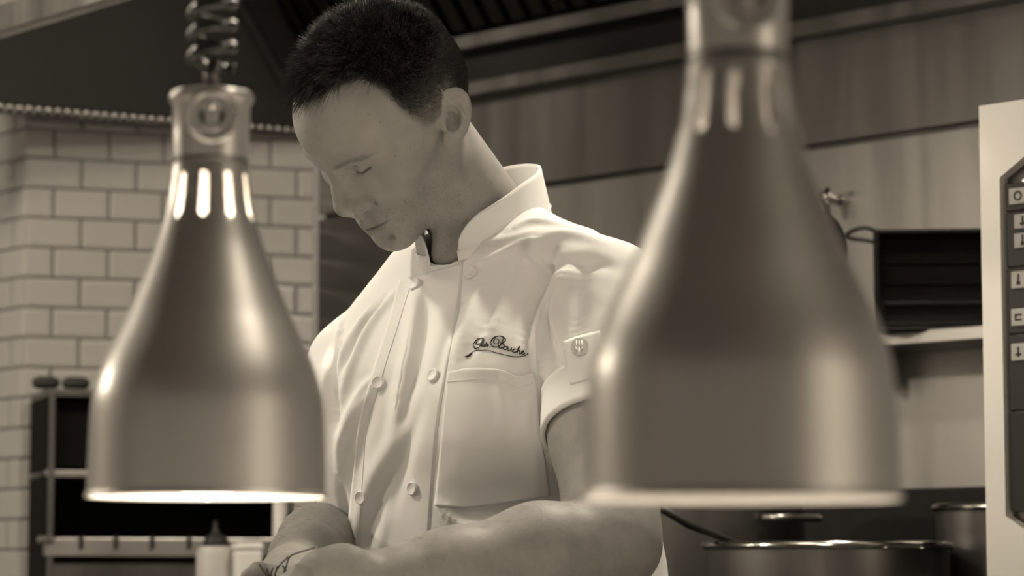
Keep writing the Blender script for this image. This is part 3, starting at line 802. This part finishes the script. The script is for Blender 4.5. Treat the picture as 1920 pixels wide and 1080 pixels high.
Lpalm = [K(640, 1084, 2.575), K(606, 1082, 2.565)]
Lf = [[K(592, 1070, 2.560), K(560, 1078, 2.530), K(535, 1096, 2.535), K(522, 1116, 2.550)],
      [K(590, 1092, 2.555), K(548, 1104, 2.525), K(520, 1118, 2.530), K(508, 1136, 2.545)],
      [K(596, 1110, 2.555), K(552, 1127, 2.530), K(520, 1140, 2.540), K(504, 1157, 2.555)],
      [K(604, 1128, 2.560), K(565, 1148, 2.540), K(535, 1160, 2.550), K(520, 1174, 2.560)]]
Lt = [K(640, 1088, 2.60), K(604, 1068, 2.62), K(572, 1074, 2.615), K(540, 1092, 2.60)]
Rpalm = [K(535, 1098, 2.715), K(522, 1108, 2.68)]
Rf = [[K(530, 1092, 2.68), K(505, 1076, 2.64), K(484, 1071, 2.605), K(466, 1082, 2.585)],
      [K(526, 1110, 2.665), K(508, 1100, 2.63), K(492, 1106, 2.60), K(480, 1118, 2.59)],
      [K(518, 1124, 2.665), K(500, 1120, 2.635), K(490, 1130, 2.61), K(486, 1144, 2.60)],
      [K(508, 1136, 2.67), K(494, 1138, 2.645), K(488, 1150, 2.63), K(490, 1160, 2.625)]]
Rt = [K(545, 1090, 2.73), K(552, 1086, 2.69), K(540, 1082, 2.65), K(522, 1090, 2.615)]
def arms_sdf(p):
    d = torso_sdf(p, -.016)
    d = smin(d, cone(p, T(0, -.02, 1.40), T(0, -.005, 1.50), .075, .055), .03)
    for (S, E_, Wr, pal, fi, th, mus) in ((SLj, EL, WL, Lpalm, Lf, Lt, 1), (SRj, ER, WR, Rpalm, Rf, Rt, 0)):
        S = np.asarray(S); mid = S * .45 + E_ * .55
        a = chain(p, [S, mid, E_], [.058, .056, .046] if mus else [.052, .048, .042], .03)
        f1 = E_ * .70 + Wr * .30; f2 = E_ * .35 + Wr * .65
        a = smin(a, chain(p, [E_, f1, f2, Wr], [.044, .0475, .037, .0275] if mus else [.041, .043, .035, .0265], .02), .022)
        a = smin(a, hand(p, Wr, pal, fi, th), .012)
        d = smin(d, a, .02)
    return d
AV, AF = surface(arms_sdf, (-.42, 2.48, .80), (.30, 3.25, 1.52), .0026)
AV = smooth_mesh(AV, AF, 2, .5)
ptint = .72 + .14 * vnoise(AV, 60, 5) + .08 * vnoise(AV, 300, 6)
# one body mesh: sculpted head + trunk with arms and hands (they merge inside the collar)
BV = np.vstack([HVw, AV]); BF = np.vstack([HF, AF + len(HVw)])
person = mesh('person', BV, BF, 'skin', base=(TB[0], TB[1], 0), smooth=True)
tag(person, 'cook in white short-sleeved jacket, dark cropped hair, head bowed over his hands', 'person')
ca_ = person.data.color_attributes.new('tint', 'FLOAT_COLOR', 'POINT')
tt = np.concatenate([tint, ptint]); cc = np.stack([tt, tt, tt, np.ones_like(tt)], 1)
ca_.data.foreach_set('color', cc.astype(f4).ravel())
body_bvh = BVHTree.FromPolygons([tuple(v) for v in BV], [tuple(f) for f in BF.tolist()])

# ---- strands helper: tapered three-sided hairs in one mesh
def strands(roots, dirs, lens, bend, r0, nseg=3, jitter=.2, seed=1):
    rg_ = np.random.default_rng(seed); n = len(roots)
    dirs = dirs + rg_.normal(0, jitter, (n, 3)); dirs /= np.linalg.norm(dirs, axis=1)[:, None]
    h = np.where(np.abs(dirs[:, 2:3]) < .9, np.array([[0, 0, 1.]]), np.array([[1., 0, 0]]))
    u = np.cross(dirs, h); u /= np.linalg.norm(u, axis=1)[:, None]; w = np.cross(dirs, u)
    V = np.zeros((n, (nseg) * 3 + 1, 3))
    for s in range(nseg + 1):
        t = s / nseg; c = roots + dirs * (lens * t)[:, None] + bend * (lens * t * t)[:, None]
        if s == nseg: V[:, nseg * 3] = c; break
        for k in range(3):
            a = 2 * math.pi * k / 3; V[:, s * 3 + k] = c + (np.reshape(r0, (-1, 1)) * (1 - .75 * t)) * (math.cos(a) * u + math.sin(a) * w)
    F = []
    for s in range(nseg - 1):
        for k in range(3): F.append([s * 3 + k, s * 3 + (k + 1) % 3, (s + 1) * 3 + (k + 1) % 3, (s + 1) * 3 + k])
    T3 = [[(nseg - 1) * 3 + k, (nseg - 1) * 3 + (k + 1) % 3, nseg * 3] for k in range(3)]
    off = (np.arange(n) * (nseg * 3 + 1))[:, None, None]
    Fq = (np.array(F)[None] + off).reshape(-1, 4).tolist() if F else []
    Ft = (np.array(T3)[None] + off).reshape(-1, 3).tolist()
    return V.reshape(-1, 3), Fq + Ft
rng = np.random.default_rng(5)
def pick(w, n):
    return rng.choice(len(w), n, p=w / w.sum())
# head hair
topw = sstep(48, 92, az) 
wgt = hm * (.06 + .94 * fade ** 2) * (HL[:, 1] > -85)
ids = pick(wgt * (hm > .3) * (1 + 1.2 * sstep(80, 50, az)), 34000)
R = HL[ids] + rng.normal(0, .5, (len(ids), 3)); Nn = HN_l[ids]
frontness = sstep(-10, 80, R[:, 0]) * sstep(80, 105, R[:, 2])
tz = sstep(52, 95, R[:, 2])
ln = 2.0 + 5.0 * fade[ids] ** 2 + 14 * tz + 8 * frontness; ln *= rng.uniform(.65, 1.2, len(ids))
ln = np.where(R[:, 0] < -60, np.minimum(ln, 6 + 9 * tz), ln)
dv = Nn * (.42 + .33 * tz - .25 * frontness)[:, None] + np.array([[1., 0, 0]]) * (.30 + .75 * frontness)[:, None] * tz[:, None] + np.array([[-.5, 0, -.8]]) * (1 - tz)[:, None]
clump = np.stack([vnoise(R, .16, 11), vnoise(R, .16, 12), vnoise(R, .16, 13)], 1) - .5
dv = dv + clump * (1.5 * tz)[:, None]
bend = np.array([[.25, 0, -.35]]) * (frontness)[:, None]
SV, SF = strands(R, dv, ln, bend, .10 + .22 * np.clip(fade[ids] * 1.6 - .6, 0, 1) * hm[ids], 3, .16, 4)
mesh('hair', SV / 1000 @ HM.T + HO, SF, 'hair', person, smooth=True)
# brow hairs, forearm hairs
bw = brow * (az > 20) * (ax > 60) * (HL[:, 1] > 0); ids = pick(bw ** 2, 170)
SV, SF = strands(HL[ids], HN_l[ids] * .3 + np.array([[-.35, .8, .25]]), np.full(len(ids), 6.) * rng.uniform(.6, 1.1, len(ids)), np.zeros((len(ids), 3)), .075, 2, .2, 8)
mesh('eyebrow', SV / 1000 @ HM.T + HO, SF, 'hair', person, smooth=True)
lw = lash * (HL[:, 1] > 0) * (az < 20); ids = pick(lw ** 3, 34)
SV, SF = strands(HL[ids] + HN_l[ids] * .3, HN_l[ids] * .7 + np.array([[.5, .1, -.5]]), np.full(len(ids), 4.0), np.zeros((len(ids), 3)), .07, 2, .2, 9)
mesh('eyelashes', SV / 1000 @ HM.T + HO, SF, 'hair', person, smooth=True)
AN = vnormals(AV, AF)
def fw_(A, B, r):
    d = B - A; t = ((AV - A) @ d) / (d @ d); dist = np.linalg.norm(AV - A - np.clip(t, 0, 1)[:, None] * d, axis=1)
    return ((t > .0) & (t < .95) & (dist < r)).astype(float)
wl = fw_(EL, WL, .06) + fw_(ER, WR, .06) * .8 ; ids = pick(wl, 1500)
dd = unit(WL - EL)
SV, SF = strands(AV[ids], AN[ids] * .45 + dd * .6 - UP * .3, rng.uniform(.006, .013, len(ids)), np.zeros((len(ids), 3)), .00007, 2, .25, 12)
mesh('arm_hair', SV, SF, 'hair', person, smooth=True)
# ---------------------------------------------------------------- the cook: white jacket
def arm_pt(S, E_, t): return np.asarray(S) * (1 - t) + np.asarray(E_) * t
HEML, HEMR = .54, .60
def sleeve(p, S, E_, hem, r0, r1):
    S = np.asarray(S); H = arm_pt(S, E_, hem); ax_ = unit(np.asarray(E_) - S)
    o = cone(p, S - ax_ * .01, H + ax_ * .06, r0, r1 * 1.03)
    cut = ((p - H.astype(f4)) @ ax_.astype(f4))
    o = np.maximum(o, cut)
    inn = cone(p, arm_pt(S, E_, hem * .6), H + ax_ * .08, r1 * .5, r1 - .0045)
    return np.maximum(o, -np.maximum(inn, -(cut + .05)))
def jacket_sdf(p):
    d = torso_sdf(p, .0)
    d = smin(d, cone(p, T(.045, -.012, 1.462), T(.150, -.002, 1.408), .058, .062), .035)
    d = smin(d, cone(p, T(-.045, -.012, 1.450), T(-.152, .012, 1.345), .058, .064), .035)
    d = smin(d, ell(p, T(.085, .060, 1.29), (.09, .075, .10)), .05)
    d = smin(d, ell(p, T(-.085, .060, 1.275), (.09, .075, .10)), .05)
    d = np.maximum(d, .80 - p[:, 2])
    d = smin(d, sleeve(p, SLj, EL, HEML, .066, .0655), .018)
    d = smin(d, sleeve(p, SRj, ER, HEMR, .066, .070), .018)
    # neck hole
    nk = cone(p, T(0, .01, 1.44), T(0, .04, 1.60), .050, .075)
    return smax(d, -nk, .006)
JV, JF = surface(jacket_sdf, (-.36, 2.68, .78), (.26, 3.30, 1.56), .0028)
JV = smooth_mesh(JV, JF, 3, .5)
def bvh_of(V, F): return BVHTree.FromPolygons([tuple(v) for v in V], [tuple(f) for f in (F if isinstance(F, list) else F.tolist())])
jb = bvh_of(JV, JF)
def cast(x, y, b, off=0.):
    h, n, i, d = b.ray_cast(CAM, pxray(x, y))
    if h is None: return None, None
    if n.dot(h - CAM) > 0: n = -n
    return np.array(h) + np.array(n) * off, np.array(n)
# folds: (pixel polyline, height in mm (minus = valley), half width in mm)
FOLDS = [
    ([(1000, 440), (985, 500), (940, 580), (890, 660)], 5, 12), ([(960, 520), (925, 590), (880, 670)], -4, 9), ([(1035, 470), (1005, 560), (985, 640)], -7, 9),
    ([(1010, 540), (1008, 620), (1012, 700)], 5, 10), ([(905, 530), (880, 600), (850, 680)], 4, 12), ([(870, 560), (835, 640), (815, 720)], -4, 9),
    ([(800, 560), (795, 640), (770, 740), (755, 800)], -4, 11), ([(783, 545), (778, 640), (760, 740), (738, 820)], 8, 10),
    ([(745, 545), (700, 600), (660, 680), (632, 760)], 4, 9), ([(720, 560), (680, 610), (645, 690)], -4, 7), ([(690, 580), (650, 650), (626, 720)], 4, 7),
    ([(640, 610), (625, 680), (622, 740), (632, 800)], -8, 8), ([(705, 725), (665, 775), (640, 830), (640, 900)], 4, 9), ([(700, 750), (680, 830), (668, 900)], -3, 8),
    ([(765, 800), (720, 860), (690, 930), (670, 1010)], 4, 11), ([(750, 860), (715, 930), (700, 1000), (690, 1060)], -3, 9), ([(720, 700), (680, 730), (640, 800)], 3, 7),
    ([(790, 760), (760, 850), (740, 950)], -4, 10), ([(690, 945), (675, 1000), (668, 1060)], 3, 9), ([(730, 960), (715, 1020), (712, 1070)], 2, 8),
    ([(1060, 500), (1040, 580), (1030, 680)], 5, 12), ([(1100, 480), (1085, 560), (1080, 640)], -4, 14), ([(1020, 560), (1035, 640), (1040, 720)], -5, 8),
    ([(960, 430), (1000, 415), (1060, 425)], 3, 8), ([(1000, 450), (1060, 440), (1130, 455)], 3, 10), ([(985, 470), (1020, 500), (1010, 530)], -4, 7),
    ([(1020, 500), (1080, 490), (1150, 500)], -3, 12), ([(830, 950), (870, 990), (930, 1000), (980, 975)], 7, 10), ([(840, 975), (880, 1010), (940, 1015)], -7, 8),
    ([(960, 955), (990, 985), (1000, 1010)], 5, 8), ([(880, 505), (930, 480), (985, 450)], 2, 6), ([(640, 900), (650, 980), (655, 1050)], -4, 7),
    ([(612, 660), (606, 740), (610, 820)], 4, 9), ([(1015, 720), (1000, 790), (1015, 860)], -6, 9)]
disp = np.zeros(len(JV))
for pl, amp, wd in FOLDS:
    q = [cast(x, y, jb)[0] for x, y in resample(spline(pl, 12), 14)]
    q = np.array([a for a in q if a is not None])
    if len(q) < 3: continue
    near = (np.abs(JV - q.mean(0)).max(1) < .25); idx = np.where(near)[0]
    D2 = np.linalg.norm(JV[idx][:, None] - q[None], axis=2); j = D2.argmin(1); dist = D2.min(1)
    # distance to segments, softened ends
    best = dist.copy()
    for k in range(len(q) - 1):
        dd_ = q[k + 1] - q[k]; t = np.clip(((JV[idx] - q[k]) @ dd_) / (dd_ @ dd_ + 1e-12), 0, 1)
        best = np.minimum(best, np.linalg.norm(JV[idx] - q[k] - t[:, None] * dd_, axis=1))
    endf = np.sin(np.clip((j + .5) / len(q), 0, 1) * math.pi) ** .6
    disp[idx] += amp * .0016 * endf * np.exp(-(best / (wd * .0008)) ** 2)
JN = vnormals(JV, JF)
disp += (vnoise(JV, 22, 1) - .5) * .004 + (vnoise(JV, 55, 2) - .5) * .0010
JV = JV + JN * disp[:, None]
JV = smooth_mesh(JV, JF, 1, .4)
jb = bvh_of(JV, JF)
jacket = mesh('chef_jacket', JV, JF, 'cloth', person, smooth=True); jacket['label'] = 'white double-breasted short-sleeved jacket'
def part(name, V, F, m, smooth=True, auto=None):
    """a piece of the jacket"""
    return mesh(name, V, F, m, jacket, smooth=smooth, auto=auto)
def thick_patch(grid, nrm, th):
    """grid (a,b,3) of points -> closed thin slab of thickness th along nrm"""
    a, b = grid.shape[:2]; P = grid.reshape(-1, 3); Q = P - nrm.reshape(-1, 3) * th
    V = np.vstack([P, Q]); n = a * b; F = []
    for i in range(a - 1):
        for j in range(b - 1):
            k = i * b + j; F.append([k, k + 1, k + b + 1, k + b]); F.append([n + k, n + k + b, n + k + b + 1, n + k + 1])
    ring = [j for j in range(b)] + [i * b + b - 1 for i in range(1, a)] + [(a - 1) * b + j for j in range(b - 2, -1, -1)] + [i * b for i in range(a - 2, 0, -1)]
    for x in range(len(ring)):
        u, w = ring[x], ring[(x + 1) % len(ring)]; F.append([w, u, n + u, n + w])
    return V, F
def px_patch(top, bot, na, nb_, off, b, blur=4, soft=0):
    """patch between two pixel polylines (top, bot), laid on surface b at distance off(u,v)"""
    t = resample(spline(top, 24), nb_); bo = resample(spline(bot, 24), nb_)
    G_ = np.full((na, nb_, 3), np.nan); NN = np.zeros((na, nb_, 3))
    for i in range(na):
        v = i / (na - 1)
        for j in range(nb_):
            x, y = t[j] * (1 - v) + bo[j] * v
            p, n = cast(x, y, b)
            if p is not None: G_[i, j] = p; NN[i, j] = n
    for _ in range(blur):       # smooth normals
        Pd = np.pad(NN, ((1, 1), (1, 1), (0, 0)), 'edge'); NN = (Pd[:-2, 1:-1] + Pd[2:, 1:-1] + Pd[1:-1, :-2] + Pd[1:-1, 2:] + NN) / 5
    NN /= np.linalg.norm(NN, axis=2)[..., None] + 1e-9
    for _ in range(soft):
        Pd = np.pad(G_, ((1, 1), (1, 1), (0, 0)), 'edge'); Gs = (Pd[:-2, 1:-1] + Pd[2:, 1:-1] + Pd[1:-1, :-2] + Pd[1:-1, 2:] + G_) / 5
        G_[1:-1, 1:-1] = np.where(np.isnan(Gs), G_, Gs)[1:-1, 1:-1]
    for i in range(na):
        for j in range(nb_):
            if np.isnan(G_[i, j, 0]):
                G_[i, j] = G_[i, j - 1] if j else G_[i - 1, j]
            G_[i, j] = G_[i, j] + NN[i, j] * off(j / (nb_ - 1), i / (na - 1))
    return G_, NN
# overlapping front flap
left_e = [(752, 527), (733, 600), (699, 705), (672, 800), (664, 900), (656, 1000), (652, 1100)]
right_e = [(868, 494), (858, 580), (838, 690), (820, 800), (812, 900), (804, 1000), (798, 1100)]
Gf, Nf = px_patch(left_e, right_e, 34, 110, lambda u, v: .0032 - .0022 * v, jb, 6, 3)
V, F = thick_patch(Gf, Nf, .003); part('front_flap', V, F, 'cloth')
fb = bvh_of(V, F)
def cast2(x, y, off=0.):
    c = [cast(x, y, b, off) for b in (jb, fb, pb) if b is not None]
    c = [q for q in c if q[0] is not None]
    return min(c, key=lambda q: q[0][1]) if c else (None, None)
pb = None
# breast pocket
pt_ = [(842, 698), (890, 693), (940, 696), (972, 708), (1002, 700)]; pbm = [(818, 949), (870, 952), (930, 946), (985, 938), (1030, 930)]
Gp, Np = px_patch(pt_, pbm, 60, 46, lambda u, v: .0032 + .004 * math.exp(-(v / .06) ** 2) * math.sin(math.pi * u) + .0022 * math.exp(-((u - .55 - .25 * v) / .07) ** 2) * (1 - v), jb, 8)
V, F = thick_patch(Gp, Np, .0028); part('breast_pocket', V, F, 'cloth')
pb = bvh_of(V, F)
# stitched hem of the pocket and the seams: thin raised threads
def stitch(pl, name, r=.0003, n=40, m='cloth', off=.0004):
    P = [cast2(x, y, off)[0] for x, y in resample(spline(pl, n), n)]; P = [p for p in P if p is not None]
    if len(P) > 2: MBp = MB().tube(P, r, 5); mesh(name, MBp.V, MBp.F, m, jacket, smooth=True)
stitch([(838, 716), (890, 711), (940, 714), (972, 726), (1000, 718)], 'pocket_seam')
stitch([(770, 535), (748, 605), (716, 705), (688, 800), (680, 900), (672, 1000)], 'flap_seam')
stitch([(1008, 560), (1004, 640), (1010, 720), (1018, 790)], 'armhole_seam')
stitch([(1060, 640), (1065, 680), (1068, 720)], 'sleeve_seam')
# buttons
def button(x, y, r=.0074):
    p, n = cast2(x, y, 0)
    if p is None: return
    ns = [cast2(x + dx, y + dy)[1] for dx in (-10, 0, 10) for dy in (-10, 0, 10)]
    n = unit(sum(q for q in ns if q is not None)); u = unit(np.cross(n, UP)); w = np.cross(u, n)
    mb = MB().lathe([(0, -.001), (r * .9, -.001), (r, .0006), (r * .97, .0017), (r * .86, .0022), (r * .76, .0020), (r * .66, .0016), (0, .0015)], p + n * .0008, (u, w, n), 28)
    b = part('button', mb.V, mb.F, 'cloth_button', auto=50)
    mb = MB()
    for a in (0, 1, 2, 3): mb.lathe([(0, .0024), (.0007, .0024), (.0007, .0020), (0, .0020)], p + n * .0012 + .0016 * (u * math.cos(a * math.pi / 2 + .7) + w * math.sin(a * math.pi / 2 + .7)), (u, w, n), 8)
    return b
for x, y in ((778, 534), (709, 718), (677, 933), (884, 511), (812, 704), (774, 916)): button(x, y)
# stand-up collar
def collar_pt(phi, v):
    c, s = math.cos(phi), math.sin(phi)
    zb_ = 1.494 - .036 * c; hgt = .044 * (1 - .30 * max(0, c))
    r = .077 - .004 * c - .004 * v
    return T(0, .006, 0) + tf * (c * r) + tl * (s * (r - .006)) + UP * (zb_ + hgt * v) + tf * (.010 * v)
ph0 = math.radians(22)
ths = np.linspace(ph0, 2 * math.pi - ph0 * .55, 90)
Gc = np.zeros((14, 90, 3))
for j, th in enumerate(ths):
    e0 = min(th - ths[0], ths[-1] - th); cap = math.sqrt(max(0, 1 - (1 - min(e0 / .55, 1)) ** 2))
    for i in range(14):
        Gc[i, j] = collar_pt(th, -.25 + (i / 13) * (.25 + cap))
Nc = np.zeros_like(Gc)
for j, th in enumerate(ths): Nc[:, j] = tf * math.cos(th) + tl * math.sin(th)
V, F = thick_patch(Gc[:, ::-1], Nc[:, ::-1], .003)
co = part('collar', V, F, 'cloth')
cb2 = bvh_of(V, F)
mbs = MB().tube([collar_pt(th, .06) + (tf * math.cos(th) + tl * math.sin(th)) * .0008 for th in ths], .0006, 5)
mesh('collar_seam', mbs.V, mbs.F, 'cloth', jacket, smooth=True)
# turned-up sleeve cuffs
def cuff(S, E_, hem, r1):
    H = arm_pt(S, E_, hem); ax_ = unit(np.asarray(E_) - np.asarray(S)); u = unit(np.cross(ax_, UP)); w = np.cross(u, ax_)
    G_ = np.zeros((12, 72, 3)); N_ = np.zeros_like(G_)
    for i in range(12):
        for j in range(72):
            a = 2 * math.pi * j / 72; d_ = u * math.cos(a) + w * math.sin(a); h = -.044 + .050 * i / 11
            rr = r1 * (1.0 + h * .35) + .0035 + .0012 * math.sin(3 * a + 1) + (.0012 if i in (0, 1) else 0)
            G_[i, j] = H + ax_ * h + d_ * rr; N_[i, j] = d_
    V = np.vstack([G_.reshape(-1, 3), (G_ - N_ * .005).reshape(-1, 3)]); n = 12 * 72; F = []
    for i in range(11):
        for j in range(72):
            k = i * 72 + j; l = i * 72 + (j + 1) % 72; F.append([k, k + 72, l + 72, l]); F.append([n + k, n + l, n + l + 72, n + k + 72])
    for j in range(72):
        l = (j + 1) % 72; F.append([j, l, n + l, n + j]); F.append([11 * 72 + j, n + 11 * 72 + j, n + 11 * 72 + l, 11 * 72 + l])
    part('sleeve_cuff', V, F, 'cloth'); return bvh_of(V, F)
cf = cuff(SLj, EL, HEML, .0655); cuff(SRj, ER, HEMR, .070)
# name embroidered in script above the pocket (traced at six times size)
def tr(P): return [(820 + x / 6., 600 + y / 6.) for x, y in P]
STROKES = [
    ([(310, 416), (345, 409), (375, 390), (395, 366)], 2.0), ([(395, 366), (430, 346), (500, 342), (580, 345), (650, 368), (720, 385), (800, 405), (880, 417), (950, 412), (995, 400), (1025, 378)], .75),
    ([(517, 212), (505, 250), (488, 285), (468, 308), (435, 322), (410, 308), (410, 275), (430, 240), (465, 215), (500, 207), (525, 216), (522, 245), (498, 264), (470, 272), (450, 280), (436, 268), (448, 246)], 1.0),
    ([(488, 300), (500, 288), (503, 278), (496, 276), (491, 292), (498, 304), (510, 296)], .75), ([(510, 296), (520, 262), (516, 300), (526, 296)], .75), ([(526, 296), (533, 276), (530, 300), (540, 294)], .75), ([(540, 294), (552, 256), (546, 298), (556, 292)], .75), ([(556, 292), (570, 280), (572, 270), (564, 270), (560, 290), (568, 298), (580, 284)], .75), ([(508, 272), (528, 266)], .6), ([(540, 268), (562, 262)], .6),
    ([(748, 205), (728, 250), (705, 290), (672, 306), (635, 304), (608, 280), (605, 245), (625, 210), (665, 190), (710, 186), (752, 202), (768, 226), (750, 252), (712, 264)], 1.15), ([(712, 264), (742, 270), (752, 290), (738, 314), (706, 318), (684, 302), (690, 282)], 1.15), ([(660, 205), (636, 232), (640, 262), (668, 272), (694, 252), (690, 222), (668, 218)], .8),
    ([(780, 300), (758, 304), (746, 322), (756, 338), (778, 332), (786, 312), (780, 300), (800, 308)], 1.0), ([(800, 308), (794, 335), (806, 350), (826, 336), (836, 316), (830, 346), (840, 356), (852, 344)], 1.0),
    ([(886, 334), (868, 328), (852, 344), (856, 364), (874, 368), (892, 352)], 1.0), ([(892, 352), (920, 318), (926, 302), (916, 306), (904, 340), (894, 378)], 1.0), ([(896, 366), (914, 346), (928, 350), (922, 376), (932, 384), (946, 370)], 1.0), ([(946, 370), (968, 362), (972, 350), (958, 350), (946, 370), (952, 386), (972, 386), (988, 372)], 1.0)]
mb = MB()
for pl, w_ in STROKES:
    P = [cast2(x, y, .0007)[0] for x, y in spline(tr(pl), 8 * len(pl))]
    P = [p for p in P if p is not None]
    if len(P) > 2:
        n = len(P); rr = [.00050 * w_ * (1 if w_ > 1.5 else (.75 + .5 * abs(math.sin(3.1 * i / n * len(pl) / 3)))) for i in range(n)]
        if w_ > 1.5: rr = [.0004 + .0008 * math.sin(math.pi * min(1, (i + 1) / n)) for i in range(n)]
        mb.tube(P, rr, 5)
eo = mesh('embroidered_name', mb.V, mb.F, 'thread', jacket, smooth=True); eo['label'] = 'black script name with a swash under it'
# sleeve tab with round fork emblem
def cast3(x, y, off=0.):
    c = [cast(x, y, b, off) for b in (jb, cf)]; c = [q for q in c if q[0] is not None]; return min(c, key=lambda q: q[0][1])
Gt, Nt = px_patch([(1058, 642), (1085, 632), (1125, 622)], [(1070, 722), (1095, 716), (1130, 705)], 16, 12, lambda u, v: .0020, jb, 6)
V, F = thick_patch(Gt, Nt, .002); part('sleeve_tab', V, F, 'cloth'); tb_ = bvh_of(V, F)
def on_tab(x, y, off):
    c = [cast(x, y, b, off) for b in (jb, tb_)]; c = [q for q in c if q[0] is not None]; return min(c, key=lambda q: q[0][1])
ring = [on_tab(1087 + 16 * math.cos(a), 651 + 17 * math.sin(a), .0009)[0] for a in np.linspace(0, 2 * math.pi, 28, endpoint=False)]
cen, cn = on_tab(1087, 651, .0011)
V = [cen] + ring; F = [[0, (k + 1) % 28 + 1, k + 1] for k in range(28)]
part('round_emblem', V, F, 'badge')
mb = MB()
for dx in (-5, 0, 5): mb.tube([on_tab(1087 + dx, y, .0012)[0] for y in (640, 648, 652)], .0006, 5)
mb.tube([on_tab(1087 + 6 * math.cos(a), 652 + 6 * math.sin(a), .0012)[0] for a in np.linspace(math.pi, 0, 8)], .0007, 5)
mb.tube([on_tab(1087, y, .0012)[0] for y in (652, 660, 666)], [.0007, .0012, .0020], 6)
mesh('fork_mark', mb.V, mb.F, 'cloth', jacket, smooth=True)

# trousers and shoes, hidden below the picture
def trousers_sdf(p):
    d = ell(p, T(.02, -.01, .86), (.19, .16, .16))
    for s in (-1, 1):
        d = smin(d, chain(p, [T(.09 * s + .02, -.01, .82), T(.10 * s + .02, 0, .46), T(.11 * s + .02, -.02, .09)], [.10, .075, .062], .03), .03)
    return np.maximum(d, .06 - p[:, 2])
V, F = surface(trousers_sdf, (-.40, 2.68, .02), (.36, 3.34, 1.05), .008)
mesh('trousers', V, F, 'trousers', person, smooth=True)
for s in (-1, 1):
    V, F = surface(lambda p: np.maximum(smin(cone(p, T(.11 * s + .02, -.05, .05), T(.115 * s + .02, .14, .035), .05, .042), cone(p, T(.11 * s + .02, -.03, .05), T(.11 * s + .02, -.02, .10), .048, .05), .03), .002 - p[:, 2]), (-.45, 2.55, -.02), (.45, 3.4, .2), .006)
    mesh('shoe', V, F, 'rubber', person, smooth=True)

# herb sprig between the fingers
hs = []
hb = px(520, 1090, 2.555)
mb = MB()
for pl in ([(486, 1058), (500, 1078), (520, 1092)], [(500, 1066), (506, 1080), (520, 1094)], [(512, 1064), (508, 1080), (518, 1096)], [(540, 1044), (520, 1066), (512, 1092)], [(590, 1027), (560, 1036), (543, 1044), (536, 1064), (524, 1092)], [(530, 1060), (536, 1074), (524, 1094)], [(520, 1062), (516, 1080), (520, 1096)]):
    P = [px(x, y, 2.545 + .01 * k / 8) for k, (x, y) in enumerate(spline(pl, 12))]; mb.tube(P, [.0008] * len(P), 5)
herb = mb.build('herb_sprig', 'herb', smooth=True); tag(herb, 'sprig of thin dark herb stems pinched between the cook\'s fingers', 'herb')
